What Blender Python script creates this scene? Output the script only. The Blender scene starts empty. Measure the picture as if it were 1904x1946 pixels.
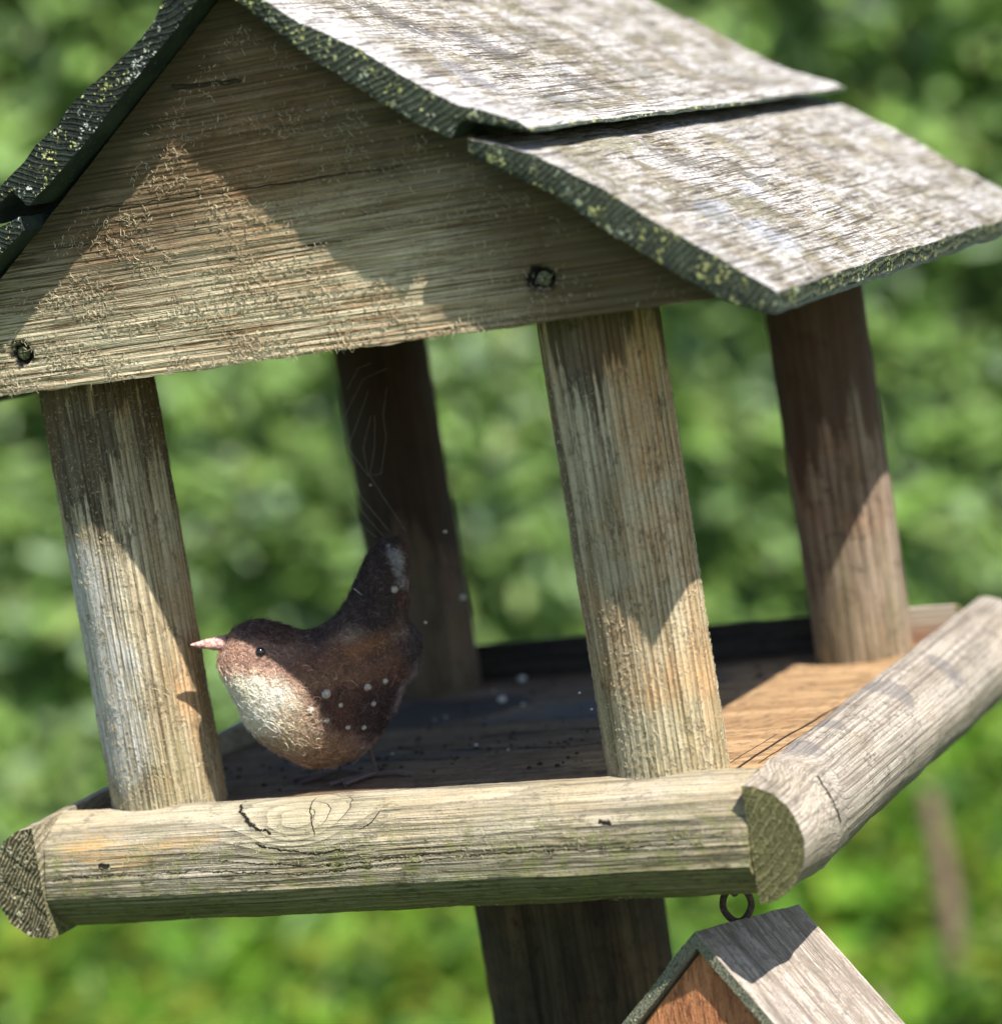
import bpy, math, random
import numpy as np
from mathutils import Vector, Matrix, noise as mnoise
random.seed(7); rng = np.random.default_rng(11)
scene = bpy.context.scene
COL = scene.collection

# ------------------------------------------------------------------ camera, world, sun, exposure
YAW, PITCH, ROLL, FPX = 0.432784, -0.114197, 0.15932, 5560.4      # focal length in pixels of a 1904 px wide picture
CAM = np.array([0.53997, -1.03905, 0.25034])
def cam_axes():
    ca, sa = math.cos(YAW), math.sin(YAW); cb, sb = math.cos(PITCH), math.sin(PITCH); cc, sc = math.cos(ROLL), math.sin(ROLL)
    Rz = np.array([[ca, -sa, 0], [sa, ca, 0], [0, 0, 1]]); Rx = np.array([[1, 0, 0], [0, cb, -sb], [0, sb, cb]])
    Ry = np.array([[cc, 0, sc], [0, 1, 0], [-sc, 0, cc]])
    return Rz @ Rx @ Ry
RC = cam_axes()
cam = bpy.data.cameras.new('camera'); cam_o = bpy.data.objects.new('camera', cam); COL.objects.link(cam_o)
m = Matrix.Identity(4)
for r_ in range(3):
    m[r_][0] = RC[r_][0]; m[r_][1] = RC[r_][2]; m[r_][2] = -RC[r_][1]; m[r_][3] = CAM[r_]
cam_o.matrix_world = m
cam.sensor_fit = 'HORIZONTAL'; cam.sensor_width = 36.0; cam.lens = FPX / 1904 * 36
cam.clip_start = 0.02; cam.clip_end = 400
cam.dof.use_dof = True; cam.dof.focus_distance = 1.165; cam.dof.aperture_fstop = 6.0; cam.dof.aperture_blades = 0
scene.camera = cam_o

SUN = Vector((-0.5317, 0.2200, -0.8210)).normalized()
world = bpy.data.worlds.new('World'); scene.world = world; world.use_nodes = True
wn = world.node_tree.nodes; wn.clear()
sky = wn.new('ShaderNodeTexSky'); sky.sky_type = 'NISHITA'; sky.sun_disc = False
sky.sun_elevation = math.radians(54.6); sky.sun_rotation = math.radians(112.5)
bg = wn.new('ShaderNodeBackground'); bg.inputs['Strength'].default_value = 0.09
wo = wn.new('ShaderNodeOutputWorld')
world.node_tree.links.new(sky.outputs[0], bg.inputs[0]); world.node_tree.links.new(bg.outputs[0], wo.inputs[0])
sl = bpy.data.lights.new('sun', 'SUN'); sl.energy = 5.0; sl.angle = math.radians(0.5); sl.color = (1.0, 0.95, 0.87)
so = bpy.data.objects.new('sun', sl); COL.objects.link(so); so.rotation_euler = SUN.to_track_quat('-Z', 'Y').to_euler(); so.location = (2, -1, 3)
scene.view_settings.view_transform = 'Standard'; scene.view_settings.look = 'None'
scene.view_settings.gamma = 1; scene.view_settings.exposure = 1.22
try: scene.view_settings.use_curve_mapping = False
except Exception: pass
scene.render.engine = 'CYCLES'; scene.cycles.use_denoising = True
scene.cycles.max_bounces = 6; scene.cycles.transparent_max_bounces = 8

GROUND = -1.45
R0 = np.array([math.cos(YAW), math.sin(YAW), 0.0]); F0 = np.array([-math.sin(YAW), math.cos(YAW), 0.0])

# ------------------------------------------------------------------ scene graph helpers
def tag(o, label=None, cat=None, group=None, kind=None):
    if label: o['label'] = label
    if cat: o['category'] = cat
    if group: o['group'] = group
    if kind: o['kind'] = kind
    return o
def empty(name, loc):
    o = bpy.data.objects.new(name, None); o.location = loc; o.empty_display_size = 0.05; COL.objects.link(o); return o
def rootloc(p):
    l = Vector((0, 0, 0))
    while p is not None: l += p.location; p = p.parent
    return np.array(l)
def mesh(name, V, F, mats, parent=None, smooth=True, mi=None, loc=None, colors=None):
    """V in world coordinates (numpy or list); stored relative to the parent chain, or to loc for top-level things."""
    V = np.asarray(V, dtype=np.float64)
    off = rootloc(parent) if parent is not None else (np.array(loc) if loc is not None else np.zeros(3))
    W = (V - off).astype(np.float32)
    me = bpy.data.meshes.new(name)
    if isinstance(F, np.ndarray):
        n, k = F.shape
        me.vertices.add(len(W)); me.vertices.foreach_set('co', W.ravel())
        me.loops.add(n * k); me.loops.foreach_set('vertex_index', F.astype(np.int32).ravel())
        me.polygons.add(n); me.polygons.foreach_set('loop_start', np.arange(0, n * k, k, dtype=np.int32))
        me.polygons.foreach_set('loop_total', np.full(n, k, dtype=np.int32)); me.update(calc_edges=True)
    else:
        me.from_pydata([tuple(v) for v in W.tolist()], [], F)
    me.validate(verbose=False)
    if not isinstance(mats, (list, tuple)): mats = [mats]
    for q in mats: me.materials.append(q)
    if mi is not None: me.polygons.foreach_set('material_index', np.asarray(mi, dtype=np.int32))
    me.polygons.foreach_set('use_smooth', [bool(smooth)] * len(me.polygons))
    if colors is not None:
        a = me.color_attributes.new('tint', 'FLOAT_COLOR', 'POINT')
        c4 = np.ones((len(W), 4), dtype=np.float32); c4[:, :3] = colors; a.data.foreach_set('color', c4.ravel())
    me.update()
    o = bpy.data.objects.new(name, me); COL.objects.link(o)
    if parent is not None: o.parent = parent
    elif loc is not None: o.location = loc
    return o
def auto(o, ang=40):
    me = o.data
    me.polygons.foreach_set('use_smooth', [True] * len(me.polygons))
    me.set_sharp_from_angle(angle=math.radians(ang)); return o
def nz(p, s=1.0, seed=0.0):
    return mnoise.noise(Vector((p[0] * s + seed, p[1] * s + seed * 1.7, p[2] * s - seed)))

# ------------------------------------------------------------------ node helper
class NT:
    def __init__(s, name):
        s.m = bpy.data.materials.new(name); s.m.use_nodes = True; s.t = s.m.node_tree; s.t.nodes.clear()
    def n(s, typ, ins=None, **kw):
        x = s.t.nodes.new(typ)
        for k, v in kw.items(): setattr(x, k, v)
        for k, v in (ins or {}).items():
            sock = x.inputs[k]
            if hasattr(v, 'is_output'): s.t.links.new(v, sock)
            else: sock.default_value = v
        return x
    def math(s, op, a, b=0.0, c=0.0, clamp=False):
        x = s.n('ShaderNodeMath', {0: a, 1: b, 2: c}, operation=op, use_clamp=clamp); return x.outputs[0]
    def vec(s, x, y, z): return s.n('ShaderNodeCombineXYZ', {0: x, 1: y, 2: z}).outputs[0]
    def noise(s, v, scale=1.0, detail=3.0, rough=0.5, dist=0.0, lac=2.0):
        return s.n('ShaderNodeTexNoise', {'Vector': v, 'Scale': scale, 'Detail': detail, 'Roughness': rough, 'Distortion': dist, 'Lacunarity': lac}).outputs['Fac']
    def vor(s, v, scale, feature='F1', rnd=1.0):
        return s.n('ShaderNodeTexVoronoi', {'Vector': v, 'Scale': scale, 'Randomness': rnd}, feature=feature)
    def sm(s, v, lo, hi):
        return s.n('ShaderNodeMapRange', {'Value': v, 'From Min': lo, 'From Max': hi}, interpolation_type='SMOOTHSTEP').outputs[0]
    def mix(s, f, a, b, mode='MIX'):
        x = s.n('ShaderNodeMix', data_type='RGBA', blend_type=mode)
        for sock, v in ((x.inputs[0], f), (x.inputs[6], a), (x.inputs[7], b)):
            if hasattr(v, 'is_output'): s.t.links.new(v, sock)
            elif isinstance(v, (tuple, list)): sock.default_value = (v[0], v[1], v[2], 1)
            else: sock.default_value = v
        return x.outputs[2]
    def out(s, col, rough=0.85, height=None, dist=0.001, strength=1.0, spec=0.3, normal2=None, trans=0.0):
        b = s.n('ShaderNodeBsdfPrincipled', {'Roughness': rough})
        if hasattr(col, 'is_output'): s.t.links.new(col, b.inputs['Base Color'])
        else: b.inputs['Base Color'].default_value = (*col, 1)
        b.inputs['Specular IOR Level'].default_value = spec
        if height is not None:
            bp = s.n('ShaderNodeBump', {'Height': height, 'Distance': dist, 'Strength': strength})
            s.t.links.new(bp.outputs[0], b.inputs['Normal'])
        sh = b.outputs[0]
        if trans > 0:
            tr = s.n('ShaderNodeBsdfTranslucent')
            if hasattr(col, 'is_output'): s.t.links.new(col, tr.inputs[0])
            else: tr.inputs[0].default_value = (*col, 1)
            sh = s.n('ShaderNodeMixShader', {0: trans, 1: b.outputs[0], 2: tr.outputs[0]}).outputs[0]
        o = s.n('ShaderNodeOutputMaterial'); s.t.links.new(sh, o.inputs[0])
        return s.m
    def coords(s, off, rnd=True):
        """place in the scene (object space + the thing's base), and the same shifted by a random amount per object"""
        tc = s.n('ShaderNodeTexCoord').outputs['Object']
        w = s.n('ShaderNodeVectorMath', {0: tc, 1: tuple(off)}, operation='ADD').outputs[0]
        if not rnd: return w, w
        r = s.n('ShaderNodeObjectInfo').outputs['Random']
        k = s.math('MULTIPLY', r, 3.7)
        return w, s.n('ShaderNodeVectorMath', {0: w, 1: s.vec(k, k, k)}, operation='ADD').outputs[0]
    def sep(s, v):
        x = s.n('ShaderNodeSeparateXYZ', {0: v}); return x.outputs[0], x.outputs[1], x.outputs[2]

def segmask(N, x, y, pts, w, wob=None):
    """1 on a thin polyline (a crack) in the x-y plane given"""
    best = None
    for (ax, ay), (bx, by) in zip(pts[:-1], pts[1:]):
        dx, dy = bx - ax, by - ay; L2 = dx * dx + dy * dy
        px = N.math('SUBTRACT', x, ax); py = N.math('SUBTRACT', y, ay)
        if wob is not None: py = N.math('ADD', py, wob)
        t = N.math('DIVIDE', N.math('ADD', N.math('MULTIPLY', px, dx), N.math('MULTIPLY', py, dy)), L2, clamp=True)
        ex = N.math('SUBTRACT', px, N.math('MULTIPLY', t, dx)); ey = N.math('SUBTRACT', py, N.math('MULTIPLY', t, dy))
        d = N.math('SQRT', N.math('ADD', N.math('MULTIPLY', ex, ex), N.math('MULTIPLY', ey, ey)))
        best = d if best is None else N.math('MINIMUM', best, d)
    return N.sm(best, w, w * 0.35)

def blob(N, w, c, r, nzv=None, amp=0.0):
    """soft-edged patch round a point, r = three radii"""
    nc = N.n('ShaderNodeTexNoise', {'Vector': w, 'Scale': 0.55 / max(1e-4, sorted(r)[1]), 'Detail': 5.0, 'Roughness': 0.65}).outputs['Color']
    nc = N.n('ShaderNodeVectorMath', {0: nc, 1: (0.5, 0.5, 0.5)}, operation='SUBTRACT').outputs[0]
    nc = N.n('ShaderNodeVectorMath', {0: nc, 1: tuple(q * 2.6 * min(1, amp + 0.15) for q in r)}, operation='MULTIPLY').outputs[0]
    d = N.n('ShaderNodeVectorMath', {0: w, 1: tuple(c)}, operation='SUBTRACT').outputs[0]
    d = N.n('ShaderNodeVectorMath', {0: d, 1: nc}, operation='ADD').outputs[0]
    d = N.n('ShaderNodeVectorMath', {0: d, 1: tuple(1 / q for q in r)}, operation='MULTIPLY').outputs[0]
    l = N.n('ShaderNodeVectorMath', {0: d}, operation='LENGTH').outputs['Value']
    if nzv is not None: l = N.math('ADD', l, N.math('MULTIPLY', N.math('SUBTRACT', nzv, 0.5), amp))
    return N.sm(l, 1.15, 0.7)

BASE = (0.0, 0.13, GROUND)
def wood(name, axis, light, mid, dark, ringsp=0.0022, pith=(0.3, 0.2), green=(0.13, 0.14, 0.06), gamt=0.4,
         warm=(0.42, 0.22, 0.10), wamt=0.3, ring=0.6, bump=1.0, off=BASE, warp=0.008, extra=None, rnd=True, fine=1.0, rough=0.9, gscale=1.0, knots=(), sharp=1.0):
    N = NT(name); w, P = N.coords(off, rnd)
    x, y, z = N.sep(P); wx, wy, wz = N.sep(w)
    a, b, g = {'X': (y, z, x), 'Y': (x, z, y), 'Z': (x, y, z)}[axis]
    w1 = N.noise(N.vec(N.math('MULTIPLY', a, 22), N.math('MULTIPLY', b, 16), N.math('MULTIPLY', g, 3.5)), 1, 2, 0.5)
    da = N.math('SUBTRACT', a, pith[0]); db = N.math('SUBTRACT', b, pith[1])
    r = N.math('SQRT', N.math('ADD', N.math('MULTIPLY', da, da), N.math('MULTIPLY', db, db)))
    r = N.math('ADD', r, N.math('MULTIPLY', w1, warp))
    for kc, kr, ka in knots:
        kd = N.n('ShaderNodeVectorMath', {0: w, 1: tuple(kc)}, operation='SUBTRACT').outputs[0]
        kd = N.n('ShaderNodeVectorMath', {0: kd, 1: tuple(1 / q for q in kr)}, operation='MULTIPLY').outputs[0]
        kk = N.n('ShaderNodeVectorMath', {0: kd}, operation='LENGTH').outputs['Value']
        r = N.math('ADD', r, N.math('MULTIPLY', N.math('EXPONENT', N.math('MULTIPLY', N.math('MULTIPLY', kk, kk), -1.0)), ka))
    sp = N.noise(N.vec(0, 0, N.math('MULTIPLY', r, 60)), 1, 2, 0.5)       # uneven ring spacing
    rr = N.math('ADD', N.math('DIVIDE', r, ringsp), N.math('MULTIPLY', sp, 6))
    fr = N.math('FRACT', rr)
    late = N.math('POWER', fr, 2.5)
    late = N.math('MULTIPLY', late, N.sm(fr, 1.0, 0.93))
    fv = N.vec(N.math('MULTIPLY', a, 1100), N.math('MULTIPLY', b, 1100), N.math('MULTIPLY', g, 32))
    f1 = N.noise(fv, 1, 4, 0.65)
    f2 = N.noise(N.vec(N.math('MULTIPLY', a, 420), N.math('MULTIPLY', b, 420), N.math('MULTIPLY', g, 7)), 1, 3, 0.6)
    fz = N.noise(P, 900, 3, 0.6)
    f3 = N.noise(N.vec(N.math('MULTIPLY', a, 780), N.math('MULTIPLY', b, 780), N.math('MULTIPLY', g, 9)), 1, 3, 0.6)
    md = N.noise(N.vec(N.math('MULTIPLY', a, 90), N.math('MULTIPLY', b, 90), N.math('MULTIPLY', g, 13)), gscale, 5, 0.65, 0.4)
    big = N.noise(P, 17, 4, 0.6, 0.3); big2 = N.noise(N.vec(y, z, x), 26, 5, 0.65, 0.5)
    col = N.mix(N.sm(md, 0.36, 0.62), mid, light)
    col = N.mix(N.math('MULTIPLY', N.sm(big, 0.45, 0.68), wamt), col, warm)
    col = N.mix(N.math('MULTIPLY', N.sm(big2, 0.42, 0.62), gamt), col, green)
    col = N.mix(N.math('MULTIPLY', late, ring * 0.75), col, dark)
    col = N.mix(N.math('MULTIPLY', N.sm(f2, 0.50, 0.64), 0.55 * fine * sharp), col, dark)
    col = N.mix(N.math('MULTIPLY', N.sm(f1, 0.52, 0.66), 0.6 * fine), col, light)
    col = N.mix(N.math('MULTIPLY', N.sm(f3, 0.56, 0.66), 0.75 * fine), col, dark)
    col = N.mix(N.math('MULTIPLY', N.sm(f3, 0.42, 0.34), 0.35 * fine), col, tuple(min(0.85, q * 1.25) for q in light))
    col = N.mix(N.math('MULTIPLY', N.sm(fz, 0.56, 0.68), 0.5 * fine), col, dark)
    dz_ = N.math('MULTIPLY', N.sm(N.noise(P, 85, 4, 0.7, 0.4), 0.50, 0.62), N.sm(N.noise(N.vec(N.math('MULTIPLY', a, 900), N.math('MULTIPLY', b, 900), N.math('MULTIPLY', g, 260)), 1, 3, 0.65), 0.46, 0.58))
    col = N.mix(N.math('MULTIPLY', dz_, 0.7 * fine), col, tuple(q * 0.8 for q in dark))
    h = N.math('ADD', N.math('MULTIPLY', N.math('ADD', N.math('MULTIPLY', late, 0.7), N.math('MULTIPLY', f3, -1.0)), ring), N.math('ADD', N.math('MULTIPLY', f1, 0.55), N.math('MULTIPLY', f2, -0.75 * sharp)))
    h = N.math('ADD', h, N.math('MULTIPLY', fz, 0.35))
    if extra: col, h = extra(N, w, (wx, wy, wz), col, h, dict(f1=f1, f2=f2, md=md, big=big, big2=big2, late=late, fz=fz, P=P))
    return N.out(col, rough, h, dist=0.0007 * bump, spec=0.2)

# ------------------------------------------------------------------ materials of the bird table
def ex_gable(N, w, xyz, col, h, d):
    x, y, z = xyz
    wob = N.math('MULTIPLY', N.math('SUBTRACT', N.noise(w, 90, 3, 0.6), 0.5), 0.004)
    for pts, wd in (([(-0.031, 0.303), (-0.018, 0.3015), (-0.002, 0.3005)], 0.0011), ([(-0.095, 0.262), (-0.05, 0.2602), (0.01, 0.2595), (0.06, 0.2585)], 0.00035),
                    ([(-0.12, 0.249), (-0.06, 0.2478), (-0.02, 0.2475)], 0.0003), ([(0.04, 0.2185), (0.05, 0.2178)], 0.0006), ([(-0.02, 0.2335), (0.03, 0.2345)], 0.0003)):
        k = segmask(N, x, z, pts, wd, wob)
        col = N.mix(k, col, (0.008, 0.007, 0.005)); h = N.math('SUBTRACT', h, N.math('MULTIPLY', k, 2.0))
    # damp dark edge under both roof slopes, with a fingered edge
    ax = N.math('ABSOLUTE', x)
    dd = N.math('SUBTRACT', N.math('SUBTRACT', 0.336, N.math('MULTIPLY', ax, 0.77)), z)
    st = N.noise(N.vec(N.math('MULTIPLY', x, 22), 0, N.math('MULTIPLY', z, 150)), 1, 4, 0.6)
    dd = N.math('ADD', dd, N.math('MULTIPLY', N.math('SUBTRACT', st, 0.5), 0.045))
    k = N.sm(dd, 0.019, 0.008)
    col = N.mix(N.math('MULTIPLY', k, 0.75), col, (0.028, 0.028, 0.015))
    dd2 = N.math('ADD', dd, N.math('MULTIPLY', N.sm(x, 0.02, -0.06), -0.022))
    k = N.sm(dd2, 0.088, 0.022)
    col = N.mix(N.math('MULTIPLY', k, 0.9), col, N.mix(0.72, col, (0.085, 0.062, 0.034), 'MIX'))  # wider brown stain that also dims the lit upper board in colour
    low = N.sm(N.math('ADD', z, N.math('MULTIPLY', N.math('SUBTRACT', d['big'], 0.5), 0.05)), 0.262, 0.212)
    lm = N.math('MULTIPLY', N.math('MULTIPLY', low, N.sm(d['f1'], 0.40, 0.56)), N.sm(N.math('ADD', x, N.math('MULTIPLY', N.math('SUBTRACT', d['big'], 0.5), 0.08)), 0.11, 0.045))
    rt = N.sm(N.math('ADD', x, N.math('MULTIPLY', N.math('SUBTRACT', d['big2'], 0.5), 0.10)), 0.06, 0.13); col = N.mix(N.math('MULTIPLY', rt, 0.55), col, (0.095, 0.068, 0.032))  # shaded right side darkened in the wood colour
    col = N.mix(N.math('MULTIPLY', lm, 0.8), col, (0.68, 0.59, 0.40))  # sunlight on the lower left put into the wood colour
    for cx, cz in ((0.1099, 0.2091), (-0.1215, 0.2090)):
        k = blob(N, w, (cx, -0.040, cz), (0.0062, 0.02, 0.0052), N.noise(w, 500, 3), 0.7)
        col = N.mix(k, col, (0.012, 0.012, 0.010))
    return col, h
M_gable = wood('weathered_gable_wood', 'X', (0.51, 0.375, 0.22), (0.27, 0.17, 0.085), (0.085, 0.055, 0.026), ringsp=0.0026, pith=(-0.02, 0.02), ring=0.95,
               warm=(0.38, 0.17, 0.075), wamt=0.7, gamt=0.12, green=(0.15, 0.13, 0.05), bump=2.1, extra=ex_gable, rnd=False, warp=0.007, fine=0.8, sharp=0.5)

def ex_post(top, amt, lowgreen=0.35, tipc=(0.030, 0.024, 0.015)):
    def f(N, w, xyz, col, h, d):
        x, y, z = xyz
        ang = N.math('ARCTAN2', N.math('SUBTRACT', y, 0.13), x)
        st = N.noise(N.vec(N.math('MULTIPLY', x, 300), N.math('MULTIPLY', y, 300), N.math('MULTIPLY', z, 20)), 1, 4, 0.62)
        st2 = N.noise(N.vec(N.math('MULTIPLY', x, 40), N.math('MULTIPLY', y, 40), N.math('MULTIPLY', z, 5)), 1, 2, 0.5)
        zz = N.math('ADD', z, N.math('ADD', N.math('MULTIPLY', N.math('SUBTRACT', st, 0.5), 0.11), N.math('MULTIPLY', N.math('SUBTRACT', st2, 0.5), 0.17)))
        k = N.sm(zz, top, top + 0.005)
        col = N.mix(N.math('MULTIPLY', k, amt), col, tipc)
        kw = blob(N, w, (-0.122, -0.02, 0.078), (0.020, 0.03, 0.055), st, 0.8); kw = N.math('MULTIPLY', kw, N.sm(d['f1'], 0.38, 0.52)); col = N.mix(N.math('MULTIPLY', kw, 0.7), col, (0.62, 0.60, 0.56))  # sunlit patch of the front left post painted paler
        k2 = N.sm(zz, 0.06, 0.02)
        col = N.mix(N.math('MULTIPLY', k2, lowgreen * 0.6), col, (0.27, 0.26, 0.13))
        return col, h
    return f
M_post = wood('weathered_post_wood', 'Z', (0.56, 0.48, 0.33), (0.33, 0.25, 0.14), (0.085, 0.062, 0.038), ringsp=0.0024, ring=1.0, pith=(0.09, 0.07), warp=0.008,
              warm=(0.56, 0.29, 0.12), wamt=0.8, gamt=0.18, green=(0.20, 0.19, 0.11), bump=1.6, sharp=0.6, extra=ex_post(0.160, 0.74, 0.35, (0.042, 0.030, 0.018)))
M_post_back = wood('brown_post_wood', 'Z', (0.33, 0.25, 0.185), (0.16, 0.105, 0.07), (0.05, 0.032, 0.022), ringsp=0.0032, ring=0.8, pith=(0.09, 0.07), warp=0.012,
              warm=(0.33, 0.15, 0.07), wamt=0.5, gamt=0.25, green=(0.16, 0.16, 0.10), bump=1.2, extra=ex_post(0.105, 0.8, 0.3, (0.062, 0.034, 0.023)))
M_post_dark = wood('shade_toned_post_wood', 'Z', (0.15, 0.105, 0.075), (0.075, 0.048, 0.034), (0.03, 0.02, 0.014), ringsp=0.0032, ring=0.6, pith=(0.09, 0.07), warp=0.012,
              warm=(0.12, 0.05, 0.028), wamt=0.5, gamt=0.15, green=(0.07, 0.07, 0.05), bump=1.0, extra=ex_post(0.06, 0.75, 0.2, (0.030, 0.019, 0.013)))  # back left post, its shade put into the wood colour

def ex_front(N, w, xyz, col, h, d):
    x, y, z = xyz
    # olive green below, paler top, orange lichen stain on the left
    k = N.sm(N.math('ADD', z, N.math('MULTIPLY', N.math('SUBTRACT', d['big'], 0.5), 0.02)), -0.010, -0.024)
    col = N.mix(N.math('MULTIPLY', k, 0.62), col, (0.12, 0.125, 0.045))
    kt = N.sm(z, -0.008, 0.008)
    col = N.mix(N.math('MULTIPLY', kt, 0.15), col, (0.46, 0.41, 0.33))
    for c, rr in (((-0.118, -0.04, -0.001), (0.022, 0.03, 0.006)), ((-0.085, -0.04, 0.003), (0.014, 0.03, 0.004)), ((-0.135, -0.04, 0.004), (0.012, 0.03, 0.006))):
        k = blob(N, w, c, rr, N.noise(w, 220, 4, 0.7), 1.7)
        k = N.math('MULTIPLY', k, N.sm(d['f1'], 0.42, 0.56)); col = N.mix(N.math('MULTIPLY', k, 0.4), col, (0.45, 0.27, 0.09))
    gm = N.math('MULTIPLY', N.sm(N.noise(w, 130, 5, 0.7, 0.5), 0.50, 0.60), N.sm(z, 0.010, -0.004)); col = N.mix(N.math('MULTIPLY', gm, 0.7), col, (0.175, 0.18, 0.07))
    dk = N.math('MULTIPLY', N.sm(N.noise(N.vec(N.math('MULTIPLY', x, 60), N.math('MULTIPLY', y, 300), N.math('MULTIPLY', z, 300)), 1, 5, 0.7, 0.5), 0.54, 0.62), N.sm(z, 0.004, -0.006)); col = N.mix(N.math('MULTIPLY', dk, 0.75), col, (0.07, 0.065, 0.03))
    kn = blob(N, w, (-0.038, -0.036, 0.006), (0.024, 0.04, 0.010), d['big'], 0.8)
    col = N.mix(N.math('MULTIPLY', kn, 0.35), col, (0.34, 0.30, 0.19))
    wob = N.math('MULTIPLY', N.math('SUBTRACT', N.noise(w, 190, 5, 0.75), 0.5), 0.0045)
    for pts, wd in (([(-0.065, 0.0135), (-0.060, 0.010), (-0.052, 0.006), (-0.046, 0.0045)], 0.00065), ([(-0.052, 0.0005), (-0.040, -0.0022), (-0.026, -0.0042), (-0.012, -0.0036)], 0.00045),
                    ([(-0.032, 0.0135), (-0.028, 0.008), (-0.0255, 0.003)], 0.0003), ([(-0.005, 0.004), (0.0, 0.006), (0.002, 0.0095)], 0.0003), ([(-0.07, -0.005), (-0.02, -0.0095), (0.04, -0.006)], 0.0003),
                    ([(-0.126, -0.0045), (-0.1225, -0.0048)], 0.0014), ([(0.0985, 0.0015), (0.1025, 0.0012)], 0.0010),
                    ([(-0.15, -0.009), (-0.08, -0.0085), (-0.03, -0.012), (0.05, -0.0078), (0.14, -0.0085)], 0.0003)):
        k = segmask(N, x, z, pts, wd, wob)
        col = N.mix(k, col, (0.012, 0.010, 0.006)); h = N.math('SUBTRACT', h, N.math('MULTIPLY', k, 2.0))
    return col, h
KN = (((-0.034, -0.040, 0.006), (0.022, 0.03, 0.011), 0.011),)
M_rail_front = wood('tan_rail_wood', 'X', (0.40, 0.35, 0.265), (0.22, 0.19, 0.125), (0.06, 0.052, 0.032), ringsp=0.0030, ring=1.0, pith=(0.03, -0.16), warp=0.010, knots=KN,
              warm=(0.44, 0.31, 0.14), wamt=0.35, gamt=0.2, green=(0.24, 0.24, 0.10), bump=1.6, extra=ex_front, rnd=False)
def ex_right(N, w, xyz, col, h, d):
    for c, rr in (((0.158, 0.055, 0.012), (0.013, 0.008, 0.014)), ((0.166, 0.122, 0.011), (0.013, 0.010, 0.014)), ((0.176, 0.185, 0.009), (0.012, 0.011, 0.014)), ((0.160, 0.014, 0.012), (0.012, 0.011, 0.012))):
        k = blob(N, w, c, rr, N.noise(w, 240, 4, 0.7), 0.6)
        col = N.mix(N.math('MULTIPLY', k, 0.6), col, (0.10, 0.095, 0.10))  # soft twig shadows painted into the rail colour
    x, y, z = xyz
    col = N.mix(N.math('MULTIPLY', N.sm(N.noise(w, 620, 4, 0.7), 0.52, 0.60), 0.5), col, (0.12, 0.10, 0.085)); col = N.mix(N.math('MULTIPLY', N.sm(z, -0.006, -0.020), 0.5), col, (0.13, 0.12, 0.08))
    wob = N.math('MULTIPLY', N.math('SUBTRACT', N.noise(w, 300, 3, 0.6), 0.5), 0.004)
    k = segmask(N, z, y, [(0.006, -0.0075), (0.001, -0.0092), (-0.006, -0.009), (-0.012, -0.007)], 0.0008, wob)
    col = N.mix(k, col, (0.02, 0.017, 0.012)); h = N.math('SUBTRACT', h, N.math('MULTIPLY', k, 2.5))
    return col, h
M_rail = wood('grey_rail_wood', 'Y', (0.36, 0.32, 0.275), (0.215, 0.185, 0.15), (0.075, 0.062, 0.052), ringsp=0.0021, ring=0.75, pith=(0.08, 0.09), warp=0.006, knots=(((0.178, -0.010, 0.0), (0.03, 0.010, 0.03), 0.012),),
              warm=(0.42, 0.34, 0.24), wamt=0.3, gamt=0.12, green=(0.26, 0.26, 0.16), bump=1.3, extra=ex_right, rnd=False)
M_rail_dark = wood('shade_toned_rail_wood', 'X', (0.06, 0.05, 0.045), (0.03, 0.026, 0.024), (0.012, 0.010, 0.010), gamt=0.1, wamt=0.0, bump=0.8, rnd=False, extra=lambda N, w, xyz, col, h, d: (N.mix(N.sm(xyz[0], 0.115, 0.125), col, N.mix(N.sm(xyz[2], 0.013, 0.002), (0.36, 0.31, 0.24), (0.26, 0.15, 0.10))), h))  # back rail's shade put into its colour, right end painted as lit

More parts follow.
